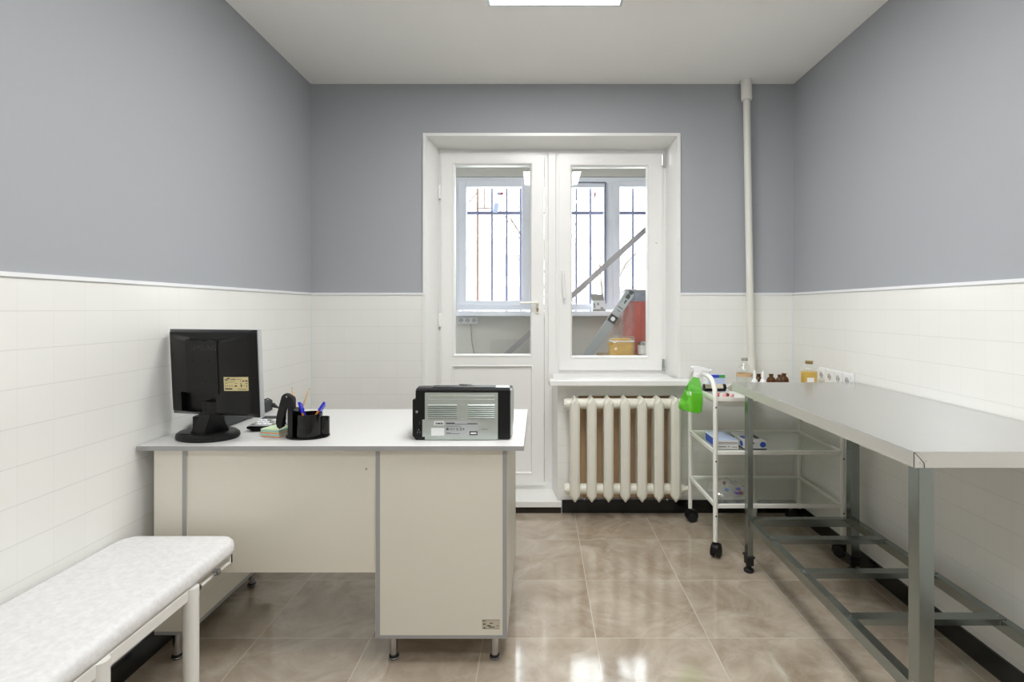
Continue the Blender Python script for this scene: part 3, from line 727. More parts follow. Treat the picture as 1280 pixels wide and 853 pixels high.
for i in range(6):
    for j in range(3):
        y = 2.022+j*.023; x = -1.108+i*.0197
        MB().box(x, x+.015, y, y+.015, zt(y)+.001, zt(y+.015)+.0045, .002).build('button', MT['whitep'] if (i+j) % 4 else MT['cardgrey'], ca)

# ================================================================== PAPER CUBE
pc = thing('note_cube', 'cube of pastel sticky note paper in green, blue, yellow and pink', 'note paper', world=False)
lay = ['n_pink', 'n_yellow', 'n_blue', 'n_green', 'n_pink', 'n_yellow', 'n_blue', 'n_green']; z = 0
hts = [.0035, .0028, .0042, .0022, .0040, .0034, .0040, .0052]
for k, (n_, h_) in enumerate(zip(lay, hts)):
    j = random.uniform(-.0006, .0006)
    MB().box(-.04+j, .04+j, -.04-j, .04-j, z, z+h_-.0001).build('sheet_block', MT[n_], pc, smooth=False); z += h_
ang = math.radians(-16.5); ctr = Vector((-.948, 1.915, 0))+Vector((-.04*math.cos(ang)-.04*math.sin(ang), -.04*math.sin(ang)+.04*math.cos(ang), 0))
place(pc, (ctr.x, ctr.y, DT), (0, 0, ang))

# ================================================================== DESK ORGANISER
og = thing('desk_organiser', 'black plastic desk organiser with round cups on an oval base', 'desk organiser', (-.853, 1.945, DT))
MB().lathe([(0, 0), (.074, 0), (.078, .003), (.077, .006), (.070, .008), (0, .008)], (-.853, 1.942, DT), 48, 1, .80).build('base', MT['blackg'], og)
def cup(x, y, r, h, z0=DT+.008, seg=36, name='cup'):
    w = .0022
    return MB().lathe([(0, 0), (r, 0), (r, h-.001), (r-.0008, h), (r-w+.0005, h), (r-w, h-.001), (r-w, .003), (0, .003)], (x, y, z0), seg).build(name, MT['blackg'], og, sharp=50)
cup(-.846, 1.934, .047, .079); cup(-.800, 1.952, .021, .062); cup(-.9075, 1.981, .0215, .088)
m = MB(); w = .002; x0, x1, y0, y1, z0, z1 = -.9055, -.889, 1.895, 1.945, DT+.006, PZ(512, 1.9)
m.box(x0, x0+w, y0, y1, z0, z1).box(x1-w, x1, y0, y1, z0, z1).box(x0+w, x1-w, y0, y0+w, z0, z1).box(x0+w, x1-w, y1-w, y1, z0, z1).box(x0+w, x1-w, y0+w, y1-w, z0, z0+w)
m.build('slot_tray', MT['blackg'], og, smooth=False)
def pencil(p0, p1, label):
    p0, p1 = Vector(p0), Vector(p1); d = (p1-p0).normalized()
    t = thing('pencil', label, 'pencil', p0, 'pencils in the desk organiser')
    q = p1-d*.018
    MB().tube([p0, q], .0036, 6).build('barrel', MT['pencil'], t, sharp=20)
    MB().tube([q, p1-d*.005], [.0036, .0012], 12).build('sharpened_tip', MT['pencil'], t)
    MB().tube([p1-d*.005, p1], [.0012, .0004], 8).build('lead', MT['graphite'], t)
pencil((-.902, 1.985, DT+.0125), P(365.0, 484.5, 1.985), 'bare wood pencil standing upright just beside the stapler')
pencil((-.9195, 1.983, DT+.0125), P(386.8, 485.2, 1.985), 'bare wood pencil leaning away from the stapler')
def pen(p0, p1, label, cs):
    p0, p1 = Vector(p0), Vector(p1); d = (p1-p0).normalized(); q = p1-d*cs
    t = thing('ballpoint_pen', label, 'pen', p0, 'pens in the desk organiser')
    MB().tube([p0, p0+d*.012, q], [.001, .004, .004], 12).build('barrel', MT['orange'], t)
    cp = MB().tube([q, p1-d*.002, p1], [.0052, .0050, .0038], 14).build('cap', MT['bluecap'], t)
    s_ = d.cross(Vector((0, -1, 0))).normalized()
    if s_.x < 0: s_ = -s_
    MB().tube([p1-d*.006+s_*.004, p1-d*.008+s_*.0085, q-d*.012+s_*.0085], .0019, 8).build('clip', MT['bluecap'], cp)
pen((-.846, 1.93, DT+.0125), P(373.6, 502.8, 1.93), 'orange ballpoint with blue cap, the more upright pen', .042)
pen((-.868, 1.94, DT+.0125), P(405.6, 503.0, 1.93), 'orange ballpoint with blue cap, slanting steeply out of the cup', .036)

# ================================================================== STAPLER
sp = thing('stapler', 'black stapler hung open over the edge of the desk organiser', 'stapler', (-.91, 1.915, DT))
SY = 1.905
def pts(a): return [(PX(x, SY), PZ(y, SY)) for x, y in a]
fy = lambda u, v, w: (u, w, v)
MB().prism(pts([(353.6, 495), (356.6, 492.2), (360, 493), (366.6, 497), (367.6, 500), (367.4, 511.5), (361.6, 511.5), (359.8, 509.5), (357, 519), (354.8, 527), (354, 534), (350.8, 536), (347.6, 533.5), (346.2, 527.5), (347.5, 518), (350.5, 506)]), fy, SY-.012, SY+.018, .003).build('handle', MT['blackm'], sp)
MB().box(PX(362.6, SY), PX(365.4, SY), SY-.005, SY+.016, DT+.012, PZ(500, SY)).build('base_arm', MT['blackm'], sp, smooth=False)
MB().box(PX(358.4, SY), PX(360.1, SY), SY-.004, SY+.008, PZ(530, SY), PZ(508, SY)).build('magazine', MT['chrome'], sp, smooth=False)
c = P(360.5, 495.5, SY); MB().cyl(c+Vector((0, -.0145, 0)), c+Vector((0, .0205, 0)), .003, 12).build('hinge_pin', MT['chrome'], sp)

# ================================================================== PRINTER
PY0, PY1 = 1.888, 2.095
pr = thing('printer', 'black laser printer with grey steel back standing on the desk', 'printer', (-.28, 1.99, DT))
xa, xb = PX(518.3, PY0), PX(637.8, PY0); zt = PZ(486.5, PY0)
m = MB()
m.prism([(PY0, DT+.004), (PY0, zt-.006), (PY0+.012, zt), (PY0+.05, zt+.004), (PY1-.04, zt-.012), (PY1, zt-.03), (PY1, DT+.004)], lambda u, v, w: (w, u, v), xa+.002, xb, .004)
m.build('housing', MT['blackp'], pr)
MB().prism([(PY0+.02, zt+.0015), (PY0+.05, zt+.0045), (PY1-.04, zt-.0115), (PY1-.04, zt-.0105), (PY0+.05, zt+.0058), (PY0+.02, zt+.003)], lambda u, v, w: (w, u, v), xa+.06, xb-.055).build('top_cover', MT['dgrey'], pr)
MB().prism([(PY0+.02, zt+.0015), (PY0+.05, zt+.0045), (PY1-.04, zt-.0115), (PY1-.04, zt-.0105), (PY0+.05, zt+.0058), (PY0+.02, zt+.003)], lambda u, v, w: (w, u, v), xb-.054, xb-.006).build('control_panel', MT['silver'], pr)
MB().box(PX(573, PY0+.05), PX(589, PY0+.05), PY0+.055, PY0+.075, zt+.002, zt+.0075, .002).build('lid_catch', MT['blackg'], pr)
# side cover seen edge on
m = MB().prism([(PY0+.012, DT+.012), (PY0+.012, zt-.008), (PY0+.03, zt-.001), (PY1-.04, zt-.02), (PY1-.004, zt-.04), (PY1-.004, DT+.03), (PY0+.06, DT+.008)], lambda u, v, w: (w, u, v), xb, xb+.003)
m.build('side_cover', MT['silver'], pr)
# protruding block with power inlet
x0 = PX(515.9, PY0); z0, z1 = PZ(546.5, PY0), PZ(499, PY0)
m = MB().prism([(x0, z0+.006), (x0+.012, DT+.001), (xa+.04, DT+.001), (xa+.04, PZ(545, PY0)), (xa+.032, PZ(545, PY0)), (xa+.032, PZ(524.5, PY0)), (xa+.041, PZ(524.5, PY0)), (xa+.041, z1+.03), (xa+.006, z1+.03), (xa+.006, z1), (x0+.003, z1), (x0, z1-.004)], lambda u, v, w: (u, w, v), PY0-.003, PY0+.06)
m.build('power_block', MT['blackp'], pr, smooth=False)
c = P(523.7, 539, PY0-.003)
pi_ = MB().ring(c.x-.011, c.x+.011, c.z-.014, c.z+.014, [(0, c.y+.001), (0, c.y-.002), (.003, c.y-.002), (.003, c.y+.001)]).build('power_inlet', MT['blackm'], pr, smooth=False)
m = MB()
for dx, dz in ((-.004, -.004), (.004, -.004), (0, .005)): m.box(c.x+dx-.001, c.x+dx+.001, c.y-.002, c.y, c.z+dz-.003, c.z+dz+.003)
m.build('pin', MT['chrome'], pi_, smooth=False)
c = P(521, 515, PY0-.003)
m = MB()
for a in (0, PI/4, PI/2, 3*PI/4): m.box(-.005, .005, -.0006, .0004, -.0008, .0008, M4=Matrix.Translation(c) @ Matrix.Rotation(a, 4, 'Y'))
m.build('regulatory_mark', MT['silver'], pr, smooth=False)
c = P(524.6, 529, PY0-.003); MB().box(c.x-.002, c.x+.002, c.y-.001, c.y+.001, c.z-.006, c.z+.006).build('switch', MT['dgrey'], pr, smooth=False)
# steel back plate with louvres
bx0, bx1, bz0_, bz1_ = PX(531.4, PY0), PX(622.4, PY0), PZ(549.6, PY0), PZ(491, PY0)
yp = PY0-.004
m = MB().prism([(bx0, bz0_), (bx1, bz0_), (bx1, bz1_), (bx0, bz1_), (bx0, PZ(524.5, PY0)), (PX(528.2, PY0), PZ(524.5, PY0)), (PX(528.2, PY0), PZ(546, PY0)), (bx0, PZ(546, PY0))], lambda u, v, w: (u, w, v), yp, PY0+.001)
bp_ = m.build('back_plate', MT['galv_panel'], pr, smooth=False)
for xa_, xb_ in ((535.4, 571.5), (585, 618.5)):
    for k in range(7):
        z = PZ(506.6+k*2.55, PY0)
        MB().prism([(yp+.0005, z+.0038), (yp-.0042, z-.0008), (yp-.0042, z-.0016), (yp+.0005, z-.0016)], lambda u, v, w: (w, u, v), PX(xa_, PY0), PX(xb_, PY0)).build('louvre', MT['galv_panel'], bp_, smooth=False)
        MB().box(PX(xa_, PY0), PX(xb_, PY0), yp-.0005, yp+.0005, z-.0038, z-.0018).build('slot', MT['ink'], bp_, smooth=False)
for q in ((535.5, 618.5, 494.5, 500), (576, 581.4, 505.5, 523.5)):
    MB().ring(PX(q[0], PY0), PX(q[1], PY0), PZ(q[3], PY0), PZ(q[2], PY0), [(0, yp), (.001, yp-.0012), (.002, yp)]).build('pressed_rib', MT['galv_panel'], bp_, smooth=False)
def plate(name, x0, x1, y0, y1, mt, par, yy, th=.0005):
    return MB().box(PX(x0, PY0), PX(x1, PY0), yy-th, yy, PZ(y1, PY0), PZ(y0, PY0)).build(name, MT[mt], par, smooth=False)
l1 = plate('serial_label', 542.8, 555.2, 526.2, 531.6, 'wlabel', bp_, yp); l2 = plate('paper_label', 539.3, 555.6, 535, 544.6, 'wlabel', bp_, yp)
rl = plate('rating_plate', 557, 598.6, 526, 545, 'silver', bp_, yp, .0008)
m = MB()
def mk(x0, x1, y0, y1): m.box(PX(x0, PY0), PX(x1, PY0), yp-.0014, yp-.0004, PZ(y1, PY0), PZ(y0, PY0))
for q in ((545, 546.2, 528, 530.4), (547, 550.6, 528.4, 530.2), (551.2, 552.6, 528, 530.4), (553, 554, 528.6, 530.4), (558, 568.8, 528.2, 530), (569, 584, 529.8, 530.3), (584.5, 597, 529, 530.2), (558, 576, 532.4, 532.9), (558, 563.6, 541, 542), (563.8, 575, 541.8, 542.3),
          (558.4, 561, 534.8, 537.8), (562.4, 563, 535, 537.6), (564.2, 566, 535, 535.5), (564.2, 564.7, 535, 537.6), (564.2, 566, 537.1, 537.6), (567.2, 567.8, 535, 537.6), (567.8, 568.4, 536, 536.5), (570.6, 573.2, 537.2, 537.8), (570.6, 571, 535.6, 537.4), (572.8, 573.2, 535.6, 537.4), (571, 572.8, 534.8, 535.4),
          (575.2, 577.6, 534.6, 535.2), (575.2, 577.6, 537.4, 538), (576, 576.8, 535.2, 537.4), (579.4, 580, 534.8, 537.8), (578.4, 581, 536, 536.6), (602, 610, 536.3, 536.7)): mk(*q)
m.build('printing', MT['inkgrey'], bp_, smooth=False)
c0 = P(592, 541, PY0)
MB().ring(PX(587.2, PY0), PX(597, PY0), PZ(543.8, PY0), PZ(539, PY0), [(0, yp-.0004), (0, yp-.0018), (.0035, yp-.0018), (.0035, yp-.0004)]).build('usb_port', MT['ink'], bp_, smooth=False)
MB().box(PX(588.4, PY0), PX(595.8, PY0), yp-.0012, yp-.0004, PZ(542.6, PY0), PZ(540.2, PY0)).build('port_insert', MT['wlabel'], bp_, smooth=False)

# ================================================================== BENCH
bn = thing('bench', 'white padded couch with round legs along the tiled wall', 'couch', (-1.19, .9, 0))
bX0, bX1, bZ, bYf = -1.377, -.994, .486, 1.757
def rounded_rect(x0, x1, y0, y1, r, n=8):
    out = []
    for cx, cy, a in ((x1-r, y0+r, -PI/2), (x1-r, y1-r, 0), (x0+r, y1-r, PI/2), (x0+r, y0+r, PI)):
        out += [(cx+r*math.cos(a+PI/2*i/n), cy+r*math.sin(a+PI/2*i/n)) for i in range(n+1)]
    return out
m = MB(); n0 = 0; prev = None; t = bmesh.new()
prof = [(.016, -.052), (.004, -.048), (0, -.038), (0, -.022), (.003, -.011), (.010, -.004), (.022, -.0005), (.05, .001)]
rings = []
for ins, dz in prof:
    rr = rounded_rect(bX0+ins, bX1-ins, -.06+ins, bYf-ins, max(.055-ins, .012))
    rings.append([t.verts.new((x, y, bZ+dz)) for x, y in rr])
for A, B in zip(rings, rings[1:]):
    for i in range(len(A)): t.faces.new((A[i], A[(i+1) % len(A)], B[(i+1) % len(A)], B[i]))
t.faces.new(rings[0][::-1]); t.faces.new(rings[-1]); m._merge(t)
m.build('cushion', MT['vinyl'], bn, sharp=60)
zc0, zc1 = bZ-.083, bZ-.0515
m = MB()
m.box(bX1-.024, bX1-.004, .02, 1.50, zc0, zc1, .003).box(bX0+.004, bX0+.024, .02, 1.50, zc0, zc1, .003)
m.box(bX0+.024, bX1-.024, .02, .04, zc0, zc1, .003).box(bX0+.024, bX1-.024, 1.48, 1.50, zc0, zc1, .003)
m.build('frame', MT['bench_metal'], bn)
m = MB()
for xx in (bX1-.020, bX0+.012):
    m.box(xx, xx+.008, 1.505, 1.72, zc0+.004, zc0+.010).box(xx, xx+.008, 1.505, 1.72, zc1-.004, zc1-.0005).box(xx, xx+.008, 1.712, 1.72, zc0+.010, zc1-.004)
m.box(bX0+.02, bX1-.02, 1.712, 1.72, zc0+.004, zc0+.012)
m.build('headrest_bracket', MT['bench_metal'], bn, smooth=False)
MB().box(bX1-.0135, bX1-.010, 1.7195, 1.7235, zc0+.004, zc1-.002).build('bracket_end', MT['hole'], bn, smooth=False)
for y in (1.538, 1.632):
    c = Vector((bX1-.012, y, zc0+.018))
    MB().cyl(c, c+Vector((.016, 0, 0)), .0085, 6).cyl(c+Vector((.0, 0, 0)), c+Vector((.012, 0, 0)), .011, 18).build('bolt', MT['chrome'], bn)
def bleg(x, y):
    l = MB().cyl((x, y, .012), (x, y, zc1-.002), .0205, 24).build('leg', MT['bench_metal'], bn)
    MB().cyl((x, y, 0), (x, y, .02), .0225, 20).build('foot_cap', MT['rubber'], l)
for x in (bX1-.012, bX0+.03):
    for y in (.10, 1.205, 1.522): bleg(x, y)
# ================================================================== STEEL TABLE
TX0, TX1, TY0, TY1, TH = .929, 1.529, 1.312, 2.552, .879
tb = thing('steel_table', 'long stainless steel table on galvanised legs by the tiled wall', 'table', (1.23, 1.93, 0))
tt = MB().box(TX0+.0006, TX1, TY0+.0006, TY1, TH-.002, TH, .0009, 2).build('tabletop', MT['steel'], tb)
m = MB(); m.box(TX0, TX0+.0015, TY0+.018, TY1, TH-.040, TH-.001).box(TX0, TX1, TY1-.0015, TY1, TH-.04, TH-.001).box(TX1-.0015, TX1, TY0, TY1, TH-.04, TH-.001)
m.box(TX0, TX1, TY0, TY0+.0015, TH-.040, TH-.001)
m.box(TX0, TX0+.0015, TY0, TY0+.018, TH-.04, TH-.001)
m.build('lip', MT['steel_lip'], tt, smooth=False)
m = MB()   # folded corner seam
a = Vector((TX0+.001, TY0-.0006, TH-.001)); b_ = Vector((PX(1155, TY0), TY0-.0006, PZ(579, TY0))); c = Vector((PX(1155.5, TY0), TY0-.0006, TH-.041))
m.tube([a, b_, c], .0008, 6); m.tube([(TX0-.0002, TY0-.0002, TH-.002), (TX0-.0002, TY0-.0002, TH-.040)], .0007, 6)
m.build('corner_seam', MT['ink'], tt)
m = MB()
for px, py in ((1150, 579), (1157.5, 576.5), (1147.5, 565.5)): m.ball(P(px, py, TY0-.0002), .0012)
m.build('rivet', MT['cardgrey'], tt)
L = .040
LX = (.968, 1.449); LY = (1.349, 2.459)
m = MB(); zf0, zf1 = TH-.055, TH-.006
m.box(LX[0]+L, LX[1], LY[0]+.004, LY[0]+.034, TH-.049, TH-.01).box(LX[0]+L, LX[1], LY[1]+.004, LY[1]+.034, TH-.046, TH-.01).box(LX[0]+.004, LX[0]+.034, LY[0]+L, LY[1], TH-.039, TH-.01).box(LX[1]+.004, LX[1]+.034, LY[0]+L, LY[1], TH-.039, TH-.01)
m.build('under_frame', MT['galv'], tb, smooth=False)
for x in LX:
    for y in LY:
        L = .025 if (x == LX[0] and y == LY[1]) else .04
        lg = MB().box(x, x+L, y, y+.04, .075, TH-.004, .002, 2).build('leg', MT['galv'], tb)
        k = MB().box(x-.003, x+L+.003, y-.003, y+.043, .035, .078, .003).box(x-.007, x+L+.007, y-.007, y+.047, .070, .080, .002)
        k.lathe([(0, 0), (.02, 0), (.023, .005), (.023, .012), (.012, .018), (.012, .036), (0, .036)], (x+L/2, y+.02, 0), 20)
        k.build('adjustable_foot', MT['rubber'], lg)
        MB().box(x-.0012, x+.001, y+.012, y+.024, .262, .270).box(x-.0012, x+.001, y+.012, y+.024, .236, .244).build('rivet', MT['chrome'], lg, smooth=False) if x == LX[0] else None
L = .04; RZ0, RZ1 = .215, .252
def rail(x0, x1, y0, y1):
    return MB().box(x0, x1, y0, y1, RZ0, RZ1, .0015, 2).build('stretcher', MT['galv'], tb)
rail(LX[0]+.006, LX[0]+.036, LY[0]+L, LY[1]); rail(LX[1]+.004, LX[1]+.034, LY[0]+L, LY[1])
rail(LX[0]+L, LX[1], LY[0]+.005, LY[0]+.035); rail(LX[0]+.025, LX[1], LY[1]+.005, LY[1]+.035)
for y in (1.668, 1.958, 2.244):
    m = MB(); x0, x1 = LX[0]+.012, LX[1]+.024
    m.box(x0, x1, y-.002, y+.036, RZ1, RZ1+.002).box(x0+.025, x1-.022, y-.002, y, RZ1-.018, RZ1).box(x0+.025, x1-.022, y+.034, y+.036, RZ1-.018, RZ1)
    sl = m.build('slat', MT['galv'], tb, smooth=False)
    for x in (x0+.012, x1-.012):
        MB().lathe([(0, 0), (.004, 0), (.003, .0018), (0, .0022)], (x, y+.017, RZ1+.002), 12).build('rivet', MT['chrome'], sl)

# ================================================================== TROLLEY
QX0, QX1, QY0, QY1 = .871, 1.503, 2.622, 3.062; r = .0115
S2, S3, S1 = .522, .257, .787
tr = thing('trolley', 'white metal trolley with glass shelves on black castors', 'trolley', ((QX0+QX1)/2, (QY0+QY1)/2, 0))
def side(x, top):
    R = .10; pts_ = [(x, QY0, .078)]
    if top:
        pts_ += [(x, QY0, .885-R)]+[(x, QY0+R-R*math.cos(a*PI/2/8), .885-R+R*math.sin(a*PI/2/8)) for a in range(1, 9)]
        pts_ += [(x, QY1-R+R*math.sin(a*PI/2/8), .885-R+R*math.cos(a*PI/2/8)) for a in range(0, 9)]
        pts_ += [(x, QY1, .078)]
        MB().tube(pts_, r, 16).build('side_loop', MT['trolley'], tr)
    else:
        for y in (QY0, QY1): MB().cyl((x, y, .078), (x, y, .80), r, 16).build('leg', MT['trolley'], tr)
side(QX0, True); side(QX1, False)
for z, nm in ((S2, 'shelf'), (S3, 'shelf'), (S1, 'top_rim')):
    h = .012; m = MB()
    m.box(QX0+.006, QX1-.006, QY0-.008, QY0+.008, z-h, z+h*.6, .002).box(QX0+.006, QX1-.006, QY1-.008, QY1+.008, z-h, z+h*.6, .002)
    m.box(QX0-.006, QX0+.008, QY0+.01, QY1-.01, z-h, z+h*.6, .002).box(QX1-.008, QX1+.006, QY0+.01, QY1-.01, z-h, z+h*.6, .002)
    fr_ = m.build(nm if nm != 'shelf' else 'shelf_frame', MT['trolley'], tr)
    if nm == 'shelf': MB().box(QX0+.008, QX1-.008, QY0+.008, QY1-.008, z-.005, z).build('glass_shelf', MT['shelfglass'], fr_, smooth=False)
    else: MB().box(QX0+.008, QX1-.008, QY0+.008, QY1-.008, z-.004, z).build('tray_top', MT['trolley'], fr_, smooth=False)
# rounded basin hung under the top
t = bmesh.new(); rings = []
for ins, z in ((0, .774), (.002, .762), (.010, .748), (.026, .738), (.05, .735)):
    rings.append([t.verts.new((x, y, z)) for x, y in rounded_rect(.888+ins, 1.115-ins, 2.65+ins, 2.95-ins, .07-ins*.8)])
for A, B in zip(rings, rings[1:]):
    for i in range(len(A)): t.faces.new((A[i], A[(i+1) % len(A)], B[(i+1) % len(A)], B[i]))
t.faces.new(rings[-1]); t.faces.new(rings[0][::-1]); m = MB(); m._merge(t); m.build('basin', MT['trolley'], tr, sharp=60)
for x, y, z in ((QX0, QY0-r, .745), (QX0, QY0-r, .478), (QX0, QY0-r, .207), (QX1, QY0-r, .49), (QX1, QY0-r, .22)):
    MB().lathe([(0, 0), (.0045, 0), (.0035, .002), (0, .0025)], (0, 0, 0), 12, M4=Matrix.Translation((x, y+.0005, z)) @ Matrix.Rotation(PI/2, 4, 'X')).build('screw', MT['dgrey'], tr)
def caster(x, y, rz):
    M4 = Matrix.Translation((x, y, 0)) @ Matrix.Rotation(rz, 4, 'Z')
    m = MB()
    hood = [(.036*math.cos(a)+.008, .034+.036*math.sin(a)) for a in [math.radians(q) for q in range(-20, 201, 13)]]
    m.prism(hood, lambda u, v, w: (u, w, v), -.019, .019, .005).cyl((0, 0, .060), (0, 0, .082), .0105, 16).xf(M4)
    c = m.build('caster', MT['blackp'], tr)
    for s in (-1, 1):
        q = Matrix.Translation((.008, s*.0155, .028)) @ Matrix.Rotation(PI/2, 4, 'X')
        w = MB().lathe([(0, -.008), (.022, -.008), (.0275, -.005), (.0275, .005), (.022, .008), (0, .008)], (0, 0, 0), 24, M4=q); w.xf(M4); w.build('wheel', MT['rubber'], c)
caster(QX0, QY0, .9); caster(QX0, QY1, .2); caster(QX1-.003, QY0, 2.2); caster(QX1-.03, QY1, 2.9)

S2 += .0005; S3 += .0005; S1 += .0005
# ---- glove boxes on the middle shelf
def carton(name, label, x0, x1, y0, y1, h, body, top, rot=0, marks=()):
    cx, cy = (x0+x1)/2, (y0+y1)/2
    t = thing(name, label, 'box', (cx, cy, S2), 'boxes on the middle trolley shelf')
    MB().box(x0, x1, y0, y1, S2, S2+h, .0012, 1).build('carton', MT[body], t, smooth=False)
    if top: MB().box(x0+.002, x1-.002, y0+.003, y1-.002, S2+h, S2+h+.0006).build('lid_print', MT[top], t, smooth=False)
    return t
g1 = carton('glove_box', 'flat light blue and white carton on the trolley middle shelf', .897, 1.005, 2.672, 2.875, .045, 'card', 'lblue')
m = MB()
for a, b_, c, d in ((.05, .95, .72, .8), (.05, .95, .6, .66), (.05, .42, .25, .36), (.5, .58, .25, .36), (.68, .95, .22, .30)):
    m.box(.897+.108*a, .897+.108*b_, 2.6712, 2.6722, S2+.045*c, S2+.045*d)
m.build('printing', MT['cardgrey'], g1, smooth=False)
m = MB().box(.8964, .8972, 2.69, 2.86, S2+.004, S2+.041); m.build('side_print', MT['cblue'], g1, smooth=False)
g2 = carton('glove_box', 'flat white carton with blue oval print and dark base stripe, on trolley middle shelf', 1.030, 1.142, 2.662, 2.868, .044, 'card', None)
m = MB().box(1.0295, 1.1425, 2.6613, 2.8685, S2, S2+.006); m.build('base_stripe', MT['ink'], g2, smooth=False)
m = MB()
ov = lambda cx, cz, rx, rz: [(cx+rx*math.cos(2*PI*i/24), cz+rz*math.sin(2*PI*i/24)) for i in range(24)]
m.prism(ov(1.124, S2+.026, .0155, .014), lambda u, v, w: (u, w, v), 2.6608, 2.6622)
m.prism(ov(2.70, S2+.024, .02, .014), lambda u, v, w: (w, u, v), 1.0292, 1.0304)
m.prism(ov(1.06, 2.74, .02, .035), lambda u, v, w: (u, v, w), S2+.0438, S2+.0446)
m.build('oval_print', MT['cblue'], g2, smooth=False)
m = MB().box(1.064, 1.080, 2.6610, 2.6622, S2+.030, S2+.037).box(1.108, 1.132, 2.72, 2.80, S2+.0438, S2+.0444).box(1.0294, 1.0304, 2.80, 2.86, S2+.025, S2+.033)
m.build('printing', MT['ink'], g2, smooth=False)

# ---- bag of tubes on the lower shelf
bg = MB(); t = bmesh.new(); rng = random.Random(5); rings = []
for k, (s, z) in enumerate(((.55, .001), (.95, .004), (1, .02), (.9, .04), (.62, .056), (.25, .066))):
    ring_ = []
    for i in range(30):
        a = 2*PI*i/30; q = s*(1+.12*math.sin(3*a+k)+rng.uniform(-.05, .05))
        ring_.append(t.verts.new((.985+.098*q*math.cos(a), 2.80+.105*q*math.sin(a), S3+z*(1+rng.uniform(-.12, .12)))))
    rings.append(ring_)
for A, B in zip(rings, rings[1:]):
    for i in range(30): t.faces.new((A[i], A[(i+1) % 30], B[(i+1) % 30], B[i]))
t.faces.new(rings[-1]); t.faces.new(rings[0][::-1]); bg._merge(t)
tag(bg.build('plastic_bag', MT['film'], at=(.985, 2.80, S3)), 'crumpled clear plastic bag of test tubes on the lowest trolley shelf', 'bag')
tl = [((.975, 2.76, .030), (.0, -.9, .25), 'skyblue', 'test tube with bright blue cap inside the plastic bag'),
      ((.985, 2.82, .046), (-.35, -.8, .2), 'redcap', 'test tube with dark red cap lying uppermost in the bag'),
      ((1.022, 2.75, .018), (.3, -.9, .12), 'purple', 'test tube with violet cap beside the red ones in the bag'),
      ((1.036, 2.765, .034), (.25, -.9, .2), 'purple', 'test tube with violet cap on top of the red ones in the bag'),
      ((1.044, 2.752, .018), (.35, -.9, .05), 'redcap', 'test tube with dark red cap low between the violet caps')]
for p, d, mt, lb in tl:
    p = Vector((p[0], p[1], S3+p[2])); d = Vector(d).normalized()
    t_ = thing('test_tube', lb, 'test tube', p, 'tubes in the plastic bag')
    MB().tube([p-d*.075, p-d*.07, p], [.003, .006, .0062], 12).build('tube', MT['bottleglass'], t_)
    MB().tube([p-d*.004, p+d*.012, p+d*.014], [.0085, .0085, .007], 14).build('cap', MT[mt], t_)

# ---- things on the trolley top (all stand on z = S1)
def bottle(name, label, cat, x, y, prof, mt, group=None, seg=28):
    t = thing(name, label, cat, (x, y, S1), group)
    MB().lathe(prof, (x, y, S1), seg).build('body', MT[mt], t, sharp=60)
    return t
Yq = 2.83
x = PX(930.5, Yq); R = .041
cb = bottle('glass_bottle', 'clear glass infusion bottle with brown band behind the steel table', 'bottle', x, Yq, [(0, 0), (R*.9, 0), (R, .006), (R, .115), (R*.93, .125), (R*.6, .145), (.015, .158), (.0135, .172), (0, .172)], 'bottleglass')
MB().lathe([(0, .168), (.0165, .168), (.0165, .181), (.0145, .184), (0, .184)], (x, Yq, S1), 24).build('stopper', MT['cardgrey'], cb)
MB().lathe([(R+.0003, PZ(470.5, Yq)-S1), (R+.0008, PZ(470.5, Yq)-S1), (R+.0008, PZ(466.8, Yq)-S1), (R+.0003, PZ(466.8, Yq)-S1)], (x, Yq, S1), 32).build('label_band', MT['brown'], cb)
Yy = 2.80; x = PX(1011.3, Yy); R = .0415
hz = lambda py: PZ(py, Yy)-S1
yb_ = bottle('medicine_bottle', 'round bottle of yellow liquid beside the wall sockets', 'bottle', x, Yy, [(0, 0), (R*.93, 0), (R, .006), (R, hz(462)), (R*.9, hz(459)), (R*.62, hz(457)), (.017, hz(455.5)), (.016, hz(453)), (0, hz(453))], 'bottleglass')
MB().lathe([(0, .003), (R*.92, .003), (R-.002, .008), (R-.002, hz(464.2)), (0, hz(464.2))], (x, Yy, S1), 32).build('liquid', MT['oil'], yb_)
MB().lathe([(0, hz(455)), (.019, hz(455)), (.0195, hz(453.5)), (.0195, hz(451.6)), (.018, hz(451)), (0, hz(451))], (x, Yy, S1), 24).build('stopper', MT['brass'], yb_)
lb = MB(); a0, a1 = math.radians(-130), math.radians(-82)
A = [(x+(R+.0006)*math.cos(a0+(a1-a0)*i/10), Yy+(R+.0006)*math.sin(a0+(a1-a0)*i/10)) for i in range(11)]
for i in range(10): lb.face([(A[i][0], A[i][1], hz(480)+S1), (A[i+1][0], A[i+1][1], hz(480)+S1), (A[i+1][0], A[i+1][1], hz(471.2)+S1), (A[i][0], A[i][1], hz(471.2)+S1)])
lb.build('label', MT['wlabel'], yb_, smooth=False)
for px, top, lb_ in ((943.3, 463, 'white plastic dropper bottle next to the clear glass bottle'), (953.8, 463.8, 'white plastic dropper bottle between two groups of amber vials')):
    Yd = 2.74; x = PX(px, Yd); h = PZ(top, Yd)-S1
    t = bottle('dropper_bottle', lb_, 'bottle', x, Yd, [(0, 0), (.021, 0), (.0225, .003), (.0225, .06), (.019, .066), (.012, .068), (0, .068)], 'whitep', 'white dropper bottles', 24)
    MB().lathe([(0, .066), (.0145, .066), (.0135, .078), (.008, .082), (.0065, h-.012), (.0035, h), (0, h)], (x, Yd, S1), 20).build('nozzle_cap', MT['whitep'], t)
